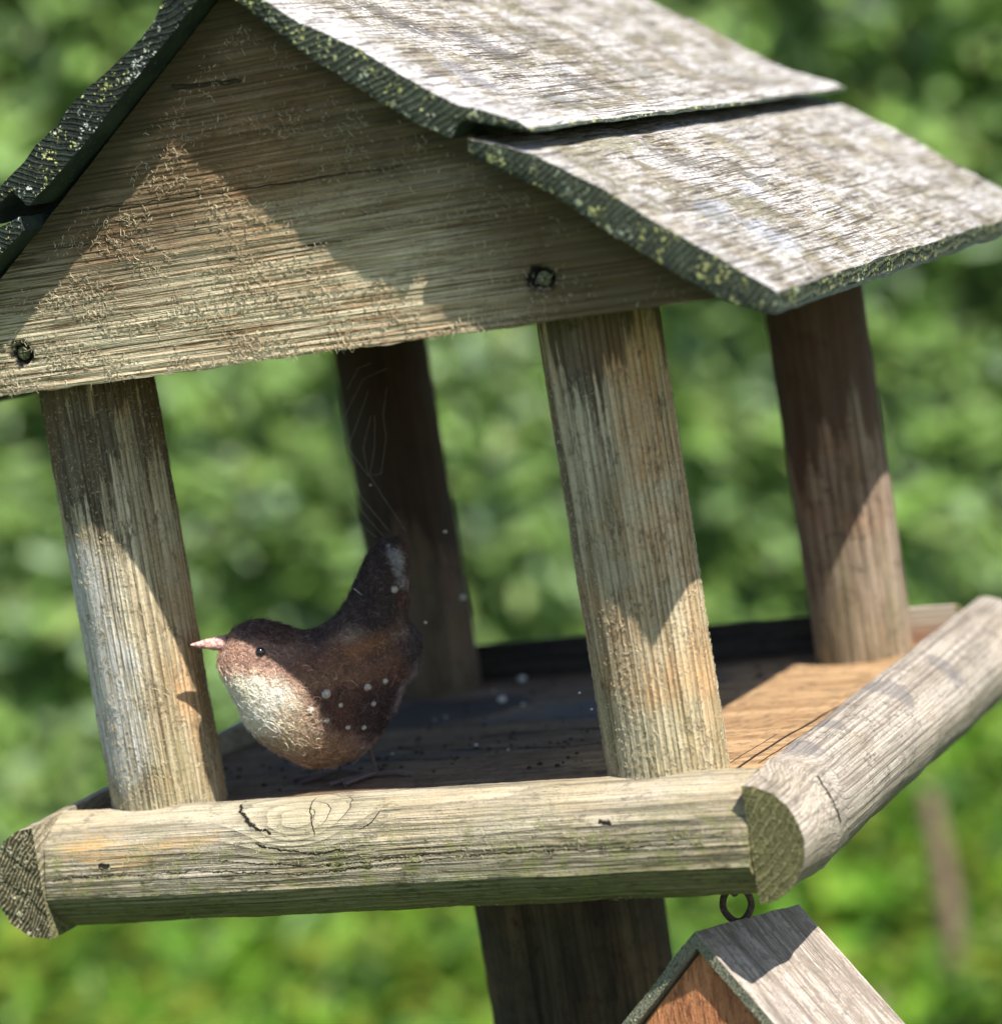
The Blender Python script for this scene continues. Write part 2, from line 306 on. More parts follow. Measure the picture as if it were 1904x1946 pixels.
def endgrain(name, a, b, lichen, spots, off=BASE, sp=0.0016, pith=(0, 0), sz=520, ridge=1.0, thr=0.33, axis='Y'):
    N = NT(name); w, P = N.coords(off, True); x, y, z = N.sep(w)
    wp = N.noise(w, 60, 2)
    da = N.math('SUBTRACT', x, pith[0]); db = N.math('SUBTRACT', z, pith[1])
    r = N.math('SQRT', N.math('ADD', N.math('MULTIPLY', da, da), N.math('MULTIPLY', db, db)))
    ph = N.math('MULTIPLY', N.math('ADD', r, N.math('MULTIPLY', wp, 0.006)), 6.283 / sp)
    s_ = N.math('SINE', ph); ring = N.sm(s_, -0.2, 0.9)
    an = N.math('ARCTAN2', db, da); rays = N.sm(N.math('SINE', N.math('MULTIPLY', N.math('ADD', an, N.math('MULTIPLY', wp, 0.05)), 90)), 0.3, 1.0)
    n1 = N.noise(w, 900, 3, 0.6); n2 = N.noise(w, 70, 3, 0.6)
    col = N.mix(N.math('MULTIPLY', ring, 0.8 if ridge > 1 else 0.45), a, b)
    col = N.mix(N.sm(n1, 0.48, 0.68), col, tuple(q * 0.35 for q in a))
    wq = N.n('ShaderNodeVectorMath', {0: w, 1: N.n('ShaderNodeVectorMath', {0: N.n('ShaderNodeTexNoise', {'Vector': w, 'Scale': 350.0, 'Detail': 3.0}).outputs['Color'], 1: (0.0035, 0.0035, 0.0035)}, operation='MULTIPLY').outputs[0]}, operation='ADD').outputs[0]
    v = N.vor(wq, sz).outputs['Distance']; v2 = N.vor(wq, sz * 0.42).outputs['Distance']
    k = N.math('MULTIPLY', N.sm(v, thr + 0.12, thr - 0.08), N.sm(N.noise(w, 170, 3, 0.6), 0.47, 0.56))
    k = N.math('MAXIMUM', k, N.math('MULTIPLY', N.sm(v2, thr * 0.8 + 0.06, thr * 0.8 - 0.05), N.sm(N.noise(w, 85, 3, 0.6), 0.53, 0.58)))
    col = N.mix(k, col, N.mix(N.sm(n2, 0.45, 0.6), lichen, spots))
    h = N.math('ADD', N.math('MULTIPLY', ring, ridge), N.math('ADD', N.math('MULTIPLY', n1, 0.9), N.math('MULTIPLY', k, 1.2)))
    h = N.math('SUBTRACT', h, N.math('MULTIPLY', rays, 0.35 * ridge if ridge > 1 else 0.05))
    return N.out(col, 0.95, h, dist=0.0008, spec=0.12)
M_end_roof = endgrain('mossy_plank_end', (0.038, 0.048, 0.036), (0.11, 0.12, 0.07), (0.33, 0.35, 0.13), (0.26, 0.30, 0.22), pith=(0.03, 0.40), sp=0.0024, sz=430, thr=0.34, ridge=0.7)
M_end_left = endgrain('dark_plank_end', (0.022, 0.030, 0.026), (0.05, 0.055, 0.03), (0.48, 0.50, 0.18), (0.62, 0.66, 0.58), pith=(-0.04, 0.42), sp=0.0022, sz=620, thr=0.30)
M_end_rail = endgrain('rail_end_grain', (0.13, 0.12, 0.055), (0.27, 0.25, 0.115), (0.22, 0.22, 0.09), (0.34, 0.32, 0.17), pith=(0.07, 0.07), sp=0.0034, ridge=0.6, thr=0.18)
M_end_rail_l = endgrain('open_pored_rail_end', (0.075, 0.062, 0.033), (0.50, 0.45, 0.27), (0.52, 0.48, 0.30), (0.55, 0.50, 0.33), pith=(-0.30, 0.10), sp=0.0017, ridge=2.2)

def roof_top(name, streak):
    N = NT(name); w, P = N.coords(BASE, True); x, y, z = N.sep(P); X, Y, Z = N.sep(w)
    st = N.noise(N.vec(N.math('MULTIPLY', x, 800), N.math('MULTIPLY', z, 800), N.math('MULTIPLY', y, 24)), 1, 4, 0.65, 0.5)
    st2 = N.noise(N.vec(N.math('MULTIPLY', x, 330), N.math('MULTIPLY', z, 330), N.math('MULTIPLY', y, 13)), 1, 4, 0.6, 0.3)
    dash = N.noise(N.vec(N.math('MULTIPLY', x, 1150), N.math('MULTIPLY', z, 1150), N.math('MULTIPLY', y, 50)), 1, 3, 0.6, 0.6)
    sp = N.noise(P, 480, 5, 0.72); big = N.noise(P, 24, 4, 0.62, 0.4); big2 = N.noise(N.vec(z, x, y), 34, 5, 0.68, 0.5)
    m1 = N.noise(P, 46, 8, 0.76, 0.25); dirt = N.noise(P, 700, 3, 0.6)
    col = N.mix(N.sm(st2, 0.40, 0.58), (0.17, 0.145, 0.105), (0.37, 0.335, 0.275))
    col = N.mix(N.math('MULTIPLY', N.sm(big2, 0.44, 0.60), 0.65), col, (0.165, 0.155, 0.09))
    wh = N.math('MULTIPLY', N.sm(m1, 0.42, 0.56), N.sm(dirt, 0.38, 0.52))
    col = N.mix(N.math('MULTIPLY', wh, 0.9), col, (0.58, 0.57, 0.59))
    col = N.mix(N.math('MULTIPLY', N.sm(dash, 0.51, 0.59), 0.75), col, (0.10, 0.08, 0.06))
    col = N.mix(N.math('MULTIPLY', N.sm(dirt, 0.55, 0.64), 0.6), col, (0.13, 0.11, 0.08))
    # bleached, blotchy band along the front end
    fe = N.math('ADD', N.math('SUBTRACT', Y, -0.055), N.math('MULTIPLY', N.math('SUBTRACT', big, 0.5), -0.13))
    up = streak == 'upper'
    kf = N.math('MULTIPLY', N.sm(fe, 0.040 if up else 0.010, 0.012 if up else -0.010), N.math('MULTIPLY', N.sm(sp, 0.38, 0.52), N.sm(dash, 0.66, 0.50)))
    col = N.mix(N.math('MULTIPLY', kf, 0.88), col, (0.60, 0.59, 0.62))
    if up:
        e = N.math('ADD', Z, N.math('MULTIPLY', N.math('SUBTRACT', big, 0.5), 0.012))
        k = N.math('MULTIPLY', N.sm(e, 0.2700, 0.2668), N.sm(sp, 0.42, 0.54)); col = N.mix(N.math('MULTIPLY', k, 0.75), col, (0.56, 0.55, 0.55))
        BL = (((0.040, 0.028, 0.315), (0.016, 0.010, 0.014), (0.075, 0.075, 0.085), 0.8), ((0.060, 0.058, 0.299), (0.016, 0.010, 0.014), (0.075, 0.072, 0.08), 0.8),
              ((0.086, 0.080, 0.279), (0.017, 0.009, 0.014), (0.085, 0.09, 0.10), 0.75), ((0.075, -0.002, 0.288), (0.013, 0.009, 0.011), (0.10, 0.10, 0.115), 0.7), ((0.098, 0.03, 0.271), (0.010, 0.014, 0.008), (0.13, 0.15, 0.165), 0.6),
              ((0.078, 0.165, 0.286), (0.014, 0.02, 0.012), (0.11, 0.105, 0.07), 0.6), ((0.055, 0.12, 0.30), (0.02, 0.02, 0.02), (0.14, 0.12, 0.08), 0.5), ((0.096, 0.25, 0.27), (0.012, 0.03, 0.012), (0.13, 0.12, 0.09), 0.5))
    else:
        BL = (((0.132, 0.052, 0.249), (0.012, 0.012, 0.012), (0.09, 0.085, 0.07), 0.8), ((0.150, 0.090, 0.236), (0.012, 0.007, 0.012), (0.07, 0.068, 0.062), 0.85), ((0.120, 0.015, 0.256), (0.010, 0.03, 0.010), (0.21, 0.20, 0.125), 0.8),
              ((0.128, -0.03, 0.251), (0.012, 0.012, 0.012), (0.19, 0.175, 0.12), 0.7), ((0.158, 0.066, 0.228), (0.009, 0.008, 0.009), (0.24, 0.27, 0.36), 0.5), ((0.180, 0.022, 0.211), (0.011, 0.014, 0.010), (0.30, 0.35, 0.46), 0.5),
              ((0.163, 0.005, 0.223), (0.009, 0.014, 0.009), (0.24, 0.28, 0.36), 0.5), ((0.168, 0.045, 0.22), (0.012, 0.018, 0.010), (0.12, 0.115, 0.07), 0.75), ((0.152, 0.17, 0.232), (0.02, 0.03, 0.02), (0.22, 0.18, 0.13), 0.5), ((0.186, 0.06, 0.205), (0.010, 0.02, 0.01), (0.16, 0.14, 0.10), 0.5))
    for c, rr, cc, a_ in BL:
        k = blob(N, w, c, tuple(q * 1.15 for q in rr), sp, 1.1); k = N.math('MULTIPLY', k, N.sm(st, 0.62, 0.42))
        col = N.mix(N.math('MULTIPLY', k, a_), col, cc)
    col = N.mix(N.math('MULTIPLY', N.sm(st, 0.53, 0.585), 0.9), col, (0.05, 0.04, 0.03))
    v = N.vor(P, 300).outputs['Distance']
    k = N.math('MULTIPLY', N.sm(v, 0.26, 0.14), N.sm(N.noise(P, 55, 3, 0.6), 0.52, 0.62))
    col = N.mix(k, col, (0.36, 0.33, 0.10))
    v = N.vor(P, 210).outputs['Distance']
    k2 = N.math('MULTIPLY', N.sm(v, 0.28, 0.12), N.sm(N.noise(P, 40, 3, 0.6, 0.5), 0.52, 0.64))
    col = N.mix(N.math('MULTIPLY', k2, 0.85), col, (0.58, 0.57, 0.58))
    sk = N.noise(P, 1300, 2, 0.5); col = N.mix(N.math('MULTIPLY', N.sm(sk, 0.60, 0.70), 0.7), col, (0.10, 0.082, 0.07))
    h = N.math('ADD', N.math('MULTIPLY', st, -2.2), N.math('ADD', N.math('MULTIPLY', sp, 0.8), N.math('MULTIPLY', dash, -1.0)))
    h = N.math('ADD', h, N.math('ADD', N.math('MULTIPLY', st2, -1.2), N.math('MULTIPLY', k, 0.6)))
    return N.out(col, 0.9, h, dist=0.0011, spec=0.15)
M_roof_u = roof_top('bleached_upper_plank', 'upper'); M_roof_l = roof_top('lichen_speckled_plank', 'lower')
def dark_under():
    N = NT('dark_green_underside'); w, P = N.coords(BASE)
    n = N.noise(P, 60, 5, 0.65); f = N.noise(P, 700, 3, 0.6)
    col = N.mix(N.sm(n, 0.4, 0.65), (0.018, 0.030, 0.027), (0.04, 0.055, 0.042)); col = N.mix(N.sm(f, 0.66, 0.74), col, (0.3, 0.36, 0.30))
    return N.out(col, 0.85, f, dist=0.0006)
M_under = dark_under()

def ex_floor(N, w, xyz, col, h, d):
    x, y, z = xyz
    # cool damp patches and dark splits in the shaded part, sunlit right side painted paler and warmer
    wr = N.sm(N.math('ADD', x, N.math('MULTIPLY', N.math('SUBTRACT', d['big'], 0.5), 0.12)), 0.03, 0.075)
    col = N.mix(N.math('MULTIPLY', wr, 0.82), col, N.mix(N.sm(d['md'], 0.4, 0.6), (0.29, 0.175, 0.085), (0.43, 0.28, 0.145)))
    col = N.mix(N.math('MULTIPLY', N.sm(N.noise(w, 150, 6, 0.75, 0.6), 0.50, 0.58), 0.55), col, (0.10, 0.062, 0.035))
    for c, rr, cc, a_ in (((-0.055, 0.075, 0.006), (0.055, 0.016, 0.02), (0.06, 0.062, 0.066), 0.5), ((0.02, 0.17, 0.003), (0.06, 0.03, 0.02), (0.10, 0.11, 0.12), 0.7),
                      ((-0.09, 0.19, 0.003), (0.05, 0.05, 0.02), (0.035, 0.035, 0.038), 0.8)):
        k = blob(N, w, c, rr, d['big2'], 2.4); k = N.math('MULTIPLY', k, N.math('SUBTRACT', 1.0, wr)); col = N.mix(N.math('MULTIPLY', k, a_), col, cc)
    wob = N.math('MULTIPLY', N.math('SUBTRACT', N.noise(w, 45, 4, 0.65), 0.5), 0.012)
    for pts, wd in (([(-0.05, 0.095), (-0.02, 0.088), (0.02, 0.078), (0.09, 0.070)], 0.0016), ([(-0.02, 0.115), (0.02, 0.118), (0.06, 0.108)], 0.0022), ([(-0.06, 0.075), (-0.01, 0.066)], 0.0016),
                    ([(0.0, 0.15), (0.05, 0.145)], 0.0016), ([(-0.07, 0.09), (-0.04, 0.10)], 0.0018)):
        k = segmask(N, x, y, pts, wd, wob); col = N.mix(N.math('MULTIPLY', k, 0.9), col, (0.012, 0.010, 0.010)); h = N.math('SUBTRACT', h, N.math('MULTIPLY', k, 3.0))
    w2 = N.math('MULTIPLY', wob, 0.25)
    for pts, wd in (([(0.1400, 0.0), (0.1405, 0.06), (0.1425, 0.12), (0.147, 0.20)], 0.0010), ([(0.147, 0.01), (0.1475, 0.09)], 0.0005), ([(0.133, 0.01), (0.1345, 0.07)], 0.0004)):
        k = segmask(N, y, x, [(q, p) for p, q in pts], wd, w2); col = N.mix(k, col, (0.02, 0.012, 0.006)); h = N.math('SUBTRACT', h, N.math('MULTIPLY', k, 3.0))
    return col, h
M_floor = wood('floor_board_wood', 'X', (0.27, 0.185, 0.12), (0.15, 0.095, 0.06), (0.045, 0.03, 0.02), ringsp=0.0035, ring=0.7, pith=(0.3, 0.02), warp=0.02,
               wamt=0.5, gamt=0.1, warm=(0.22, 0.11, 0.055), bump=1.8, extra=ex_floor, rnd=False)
M_pole = wood('dark_brown_pole_wood', 'Z', (0.065, 0.046, 0.033), (0.036, 0.025, 0.018), (0.015, 0.010, 0.008), ringsp=0.004, ring=0.7, gamt=0.15, wamt=0.2, bump=1.2)
def rust(name='rusty_iron', c1=(0.035, 0.024, 0.02), c2=(0.11, 0.06, 0.04)):
    N = NT(name); w, P = N.coords((0, 0, 0)); n = N.noise(P, 900, 4, 0.6)
    return N.out(N.mix(N.sm(n, 0.4, 0.65), c1, c2), 0.75, n, dist=0.0004, spec=0.4)
M_rust = rust(); M_screw = rust('mossy_screw', (0.05, 0.05, 0.02), (0.20, 0.21, 0.09))

# ------------------------------------------------------------------ bird table
table = empty('bird_table', BASE)
tag(table, 'weathered wooden bird table with plank roof, round posts and half-round rails on a dark pole', 'bird table')
RR = 0.0242; ZT = 0.0144; XL, XR = -0.154, 0.154; YF, YB = -0.0187, 0.283
ZC = ZT - RR
def floor_z(y): return 0.0095 * (1 - y / 0.25)

# gable boards: fine front sheet, recessed screw holes, wavy edges
def gable(y0, y1, nx, nzr, parent, holes=()):
    zb, za = 0.1930, 0.3345
    V = []; F = []
    hw = lambda z: min(0.190, max(0.0015, (0.336 - z) / 0.77))
    for j in range(nzr + 1):
        t = j / nzr; z = zb + (za - zb) * t
        for i in range(nx + 1):
            s = i / nx * 2 - 1; x = s * hw(z)
            zz = z + (0.0009 * nz((x, 0, 0), 35, 3) + 0.0004 * nz((x, 0, 0), 190, 5) if j == 0 else 0.0)
            g = 0.00045 * nz((x * 0.05, y0, zz * 4.2), 95, 1.3) + 0.0002 * nz((x * 0.10, y0, zz * 4), 300, 8.3)
            yy = y0 + g
            for hx, hz in holes:
                d = math.hypot(x - hx, zz - hz) + 0.0012 * nz((x, 0, zz), 420, 2)
                if d < 0.0052: yy += 0.0034 * min(1, (0.0052 - d) / 0.0016)
            V.append((x, yy, zz))
    n0 = len(V)
    for j in range(nzr):
        for i in range(nx):
            a = j * (nx + 1) + i; F.append((a, a + 1, a + nx + 2, a + nx + 1))
    # rim and back, sharing nothing with the front sheet's smoothing
    rim = [j * (nx + 1) for j in range(nzr, -1, -1)] + [i for i in range(1, nx + 1)] + [j * (nx + 1) + nx for j in range(1, nzr + 1)]
    b0 = len(V)
    for r in rim: V.append((V[r][0], y1, V[r][2]))
    for k in range(len(rim)):
        k2 = (k + 1) % len(rim)
        F.append((rim[k2], rim[k], b0 + k, b0 + k2))
    F.append(tuple(b0 + k for k in range(len(rim))))
    return auto(mesh('gable_board', V, F, M_gable, parent), 50)
HOLES = [(0.1099, 0.2091), (-0.1215, 0.2090)]
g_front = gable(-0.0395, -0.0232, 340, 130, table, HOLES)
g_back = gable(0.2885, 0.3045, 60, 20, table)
for hx, hz in HOLES:                                       # the screws: domed head with a cross recess
    V = []; F = []; ns = 20; rings = [(0.0029, 0.0004), (0.0027, -0.0005), (0.0018, -0.0010), (0.0008, -0.0012)]
    for r, d in rings:
        for k in range(ns):
            a = 2 * math.pi * k / ns
            cut = 0.0009 if (min(abs(math.sin(2 * a)), 1) < 0.35 and r < 0.0020) else 0
            V.append((hx + r * math.cos(a), -0.0372 + d + cut, hz + r * math.sin(a)))
    V.append((hx, -0.0372 - 0.0004, hz))
    for j in range(3):
        for k in range(ns):
            a = j * ns + k; b = j * ns + (k + 1) % ns; F.append((a, b, b + ns, a + ns))
    for k in range(ns): F.append((3 * ns + k, 3 * ns + (k + 1) % ns, 4 * ns))
    mesh('screw', V, F, M_screw, table)

# roof planks from their end profile (top line, bottom line), swept front to back
def resample(P, n):
    P = np.array(P, float); L = np.r_[0, np.cumsum(np.hypot(*np.diff(P, axis=0).T))]; t = np.linspace(0, L[-1], n)
    return np.c_[np.interp(t, L, P[:, 0]), np.interp(t, L, P[:, 1])]
def plank(name, top, bot, y0, y1, mats, parent, seed, n=44, ny=110, sharp=38, skew=0.0):
    T = resample(top, n); B = resample(bot, n)
    # keep the rabbet corner of the bottom line exactly
    q = int(round((n - 1) * 0.5))
    V = []; F = []; MI = []; H = 5
    for j in range(ny + 1):
        y = y0 + (y1 - y0) * j / ny
        ring = [T[i] for i in range(n)] + [T[-1] + (B[-1] - T[-1]) * (k / H) for k in range(1, H)] + [B[i] for i in range(n - 1, -1, -1)] + [B[0] + (T[0] - B[0]) * (k / H) for k in range(1, H)]
        m_ = len(ring)
        for k, (x, z) in enumerate(ring):
            dz = 0.0008 * nz((x, y, z), 28, seed) + 0.0005 * nz((x * 3, y * 0.5, z * 3), 110, seed + 2) + 0.00025 * nz((x, y, z), 420, seed + 4)
            wob = 0.0010 * nz((x * 2, 0, z * 2), 45, seed + 6) + 0.0005 * nz((x, 0, z), 260, seed + 7)
            yy = y + (wob if j in (0, ny) else 0)
            dx = 0.0006 * nz((0, y, z * 0.2), 60, seed + 9) if n - 3 <= k <= n + H + 2 else 0.0
            V.append((x + dx + skew * (y - y0), yy, z + dz))
    for j in range(ny):
        for k in range(m_):
            k2 = (k + 1) % m_
            F.append((j * m_ + k, j * m_ + k2, (j + 1) * m_ + k2, (j + 1) * m_ + k))
            MI.append(0 if k < n - 1 else (1 if k < n + H - 2 else 2))
    # end caps as grids between top and bottom lines
    for j, flip in ((0, False), (ny, True)):
        base = j * m_; RW = 5; G = []
        for r in range(RW + 1):
            row = []
            for i in range(n):
                ti = base + i; bi = base + n + (H - 1) + (n - 1 - i)
                if r == 0: row.append(ti)
                elif r == RW: row.append(bi)
                else:
                    a = Vector(V[ti]); b = Vector(V[bi]); p = a.lerp(b, r / RW)
                    p.y += 0.0005 * nz(p, 300, seed + 11) - (0.0003 if not flip else -0.0003)
                    V.append(tuple(p)); row.append(len(V) - 1)
            G.append(row)
        for r in range(RW):
            for i in range(n - 1):
                f = (G[r][i], G[r + 1][i], G[r + 1][i + 1], G[r][i + 1])
                F.append(f if not flip else f[::-1]); MI.append(1)
    o = mesh(name, V, F, mats, parent, mi=MI)
    me = o.data; import bmesh as bm_
    b = bm_.new(); b.from_mesh(me); bm_.ops.recalc_face_normals(b, faces=b.faces); b.to_mesh(me); b.free()
    return auto(o, sharp)
YR0, YR1 = -0.0545, 0.338
RU_top = [(0.001, 0.3465), (0.0227, 0.3274), (0.0347, 0.3175), (0.0568, 0.3040), (0.0708, 0.2934), (0.0847, 0.2831), (0.0953, 0.2765), (0.1061, 0.2721), (0.1162, 0.2676), (0.1204, 0.2645)]
RU_bot = [(0.001, 0.3365), (0.0114, 0.3290), (0.0261, 0.3146), (0.0372, 0.3040), (0.047, 0.2958), (0.061, 0.2844), (0.0751, 0.2740), (0.0892, 0.2656), (0.0935, 0.2712), (0.1055, 0.2682), (0.1156, 0.2644), (0.1208, 0.2630)]
RL_top = [(0.0955, 0.2645), (0.1060, 0.2612), (0.1176, 0.2567), (0.1457, 0.2380), (0.164, 0.2236), (0.1821, 0.2102), (0.1938, 0.2016), (0.2046, 0.1935)]
RL_bot = [(0.0950, 0.2590), (0.1068, 0.2510), (0.1252, 0.2396), (0.1463, 0.2217), (0.1664, 0.2066), (0.1826, 0.1942), (0.1976, 0.1870), (0.2023, 0.1856)]
LU_top = [(-0.001, 0.3475), (-0.0216, 0.3337), (-0.0247, 0.3290), (-0.0359, 0.3200), (-0.0515, 0.3112), (-0.0601, 0.3074), (-0.0686, 0.3022), (-0.0768, 0.2956), (-0.0892, 0.2885), (-0.0974, 0.2815), (-0.1075, 0.2756), (-0.1250, 0.2665)]
LU_bot = [(-0.001, 0.3365), (-0.0218, 0.3201), (-0.0362, 0.3090), (-0.0501, 0.2990), (-0.0641, 0.2884), (-0.0767, 0.2795), (-0.0859, 0.2730), (-0.0964, 0.2662), (-0.1022, 0.2735), (-0.1088, 0.2695), (-0.1245, 0.2615)]
LL_top = [(-x - 0.006, z - 0.001) for x, z in RL_top]; LL_bot = [(-x - 0.006, z - 0.001) for x, z in RL_bot]
p_ru = plank('roof_plank', RU_top, RU_bot, YR0, YR1, [M_roof_u, M_end_roof, M_under], table, 1.1, n=56)
p_ru['label'] = 'upper right roof plank, bleached white along its cupped front edge'
p_rl = plank('roof_plank', RL_top, RL_bot, YR0 + 0.0006, YR1 + 0.001, [M_roof_l, M_end_roof, M_under], table, 4.3)
p_rl['label'] = 'lower right roof plank, speckled with lichen and blue-grey patches'
p_lu = plank('roof_plank', LU_top, LU_bot, YR0, YR1, [M_roof_u, M_end_left, M_under], table, 7.7, n=56)
p_lu['label'] = 'upper left roof plank, seen end-on, dark with yellow lichen'
p_ll = plank('roof_plank', LL_top, LL_bot, YR0 + 0.0006, YR1, [M_roof_l, M_end_left, M_under], table, 9.2, n=30, ny=40)
p_ll['label'] = 'lower left roof plank, dark green at its end'
cap_t = [(-0.0245, 0.3445), (-0.012, 0.3545), (0.0, 0.3635), (0.012, 0.3545), (0.0265, 0.3445)]
cap_b = [(-0.0235, 0.3362), (-0.012, 0.3440), (0.0, 0.3480), (0.012, 0.3440), (0.0255, 0.3375)]
plank('ridge_cap', cap_t, cap_b, YR0 - 0.001, YR1 + 0.002, [M_roof_u, M_end_left, M_under], table, 12.5, n=20, ny=30)

# round posts with raised grain
def log(name, cx, cy, z0, z1, r, mat, parent, seed, nseg=110, nzr=70, groove=0.00028, lean=(0, 0)):
    V = []; F = []
    for j in range(nzr + 1):
        z = z0 + (z1 - z0) * j / nzr
        for k in range(nseg):
            a = 2 * math.pi * k / nseg; c, s = math.cos(a), math.sin(a)
            q = (cx + r * c, cy + r * s, z * 0.12)
            rr = r + groove * nz(q, 420, seed) + 0.0003 * nz((cx + r * c, cy + r * s, z), 60, seed + 1) + 0.00018 * nz((cx + r * c, cy + r * s, z * 0.5), 700, seed + 5)
            t = (z - 0.1)
            V.append((cx + rr * c + lean[0] * t, cy + rr * s + lean[1] * t, z))
    for j in range(nzr):
        for k in range(nseg):
            k2 = (k + 1) % nseg; F.append((j * nseg + k, j * nseg + k2, (j + 1) * nseg + k2, (j + 1) * nseg + k))
    F.append(tuple(range(nseg - 1, -1, -1))); F.append(tuple(nzr * nseg + k for k in range(nseg)))
    return auto(mesh(name, V, F, mat, parent), 60)
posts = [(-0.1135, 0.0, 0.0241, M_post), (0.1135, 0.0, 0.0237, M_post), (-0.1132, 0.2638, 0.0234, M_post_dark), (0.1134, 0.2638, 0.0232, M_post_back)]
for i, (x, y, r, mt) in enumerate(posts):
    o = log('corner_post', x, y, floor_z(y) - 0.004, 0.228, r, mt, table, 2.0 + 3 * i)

# half-round rails: flat face to the tray, bulging outwards
def halfround(name, axis, fixed, sgn, s0, s1, parent, mats, seed, prof=None, ns=140, bulge=None, zc=ZC, rr=RR):
    if prof is None:
        prof = [(math.sin(math.pi * k / 28), math.cos(math.pi * k / 28)) for k in range(29)]
    P = densify(prof, 4) if len(prof) < 20 else resample(prof, 44); V = []; F = []; MI = []
    flat = [(0.0, -1 + 2 * k / 10) for k in range(1, 10)]
    ring = [tuple(p) for p in P] + flat; m_ = len(ring)
    for j in range(ns + 1):
        s = s0 + (s1 - s0) * j / ns
        sc = 1.0 if bulge is None else bulge(s)
        for k, (d, z) in enumerate(ring):
            q = (d * rr * 1.0, s * 0.12, z * rr)
            f = 0.00035 * nz(q, 420, seed) + 0.0007 * nz((d * rr, s, z * rr), 32, seed + 2) + 0.00015 * nz((d * rr, s * .5, z * rr), 800, seed + 4)
            out = d * rr * sc + (f if d > 0.02 else 0); zz = zc + z * rr * (1 + (sc - 1) * 0.5) + f * z
            e = 0.0008 * nz((d * rr, 0, z * rr), 120, seed + 8) if j in (0, ns) else 0
            V.append((s + e, fixed + sgn * out, zz) if axis == 'X' else (fixed + sgn * out, s + e, zz))
    for j in range(ns):
        for k in range(m_):
            k2 = (k + 1) % m_; F.append((j * m_ + k, j * m_ + k2, (j + 1) * m_ + k2, (j + 1) * m_ + k)); MI.append(0)
    for j in (0, ns):
        V.append(tuple(np.mean(np.array(V[j * m_:(j + 1) * m_]), axis=0))); c = len(V) - 1
        for k in range(m_): F.append((j * m_ + k, j * m_ + (k + 1) % m_, c)); MI.append(1)
    o = mesh(name, V, F, mats, parent, mi=MI)
    import bmesh as bm_
    b = bm_.new(); b.from_mesh(o.data); bm_.ops.recalc_face_normals(b, faces=b.faces); b.to_mesh(o.data); b.free()
    return auto(o, 28)
def densify(P, k):
    out = []
    for (a, b), (c, d) in zip(P[:-1], P[1:]): out += [(a + (c - a) * t / k, b + (d - b) * t / k) for t in range(k)]
    return out + [P[-1]]
PF = [(0, 1), (0.25, 0.97), (0.5, 0.87), (0.72, 0.70), (0.87, 0.46), (0.955, 0.2), (1.0, -0.05), (1.015, -0.32), (0.86, -0.60), (0.62, -0.82), (0.32, -0.95), (0, -1)]
halfround('front_rail', 'X', YF, -1, XL + 0.0005, XR + 0.0038, table, [M_rail_front, M_end_rail], 3.3, PF, ns=220)
kb = lambda y: 0.97 + 0.055 * math.exp(-((y + 0.008) / 0.006) ** 2) - 0.10 / (1 + math.exp((y + 0.020) / 0.005))
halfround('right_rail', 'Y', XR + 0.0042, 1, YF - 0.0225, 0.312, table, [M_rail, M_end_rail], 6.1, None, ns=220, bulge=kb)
PL = [(0, 1), (0.30, 0.97), (0.62, 0.80), (0.9, 0.45), (1.0, 0.1), (0.98, -0.25), (0.75, -0.68), (0.42, -0.92), (0, -1)]
halfround('left_rail', 'Y', XL, -1, YF - 0.0262, 0.305, table, [M_rail_front, M_end_rail_l], 8.4, PL, ns=120)
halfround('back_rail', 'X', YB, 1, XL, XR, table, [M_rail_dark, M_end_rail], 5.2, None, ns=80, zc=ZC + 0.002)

# tray floor board, slightly cupped towards the front
V = []; F = []; nx, ny = 90, 90
for j in range(ny + 1):
    for i in range(nx + 1):
        x = XL + (XR - XL) * i / nx; y = YF + (YB - YF) * j / ny
        V.append((x, y, floor_z(y) + 0.0003 * nz((x * 0.3, y, 0), 120, 5) + 0.0004 * nz((x, y, 0), 25, 2)))
for j in range(ny):
    for i in range(nx): a = j * (nx + 1) + i; F.append((a, a + 1, a + nx + 2, a + nx + 1))
rim = [i for i in range(nx)] + [j * (nx + 1) + nx for j in range(ny)] + [ny * (nx + 1) + i for i in range(nx, 0, -1)] + [j * (nx + 1) for j in range(ny, 0, -1)]
b0 = len(V)
for r in rim: V.append((V[r][0], V[r][1], floor_z(V[r][1]) - 0.018))
for k in range(len(rim)): k2 = (k + 1) % len(rim); F.append((rim[k2], rim[k], b0 + k, b0 + k2))
F.append(tuple(b0 + k for k in range(len(rim) - 1, -1, -1)))
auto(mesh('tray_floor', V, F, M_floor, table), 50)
log('support_pole', 0.0022, 0.131, GROUND - 0.05, -0.006, 0.0425, M_pole, table, 9.0, nseg=90, nzr=200, groove=0.0006)

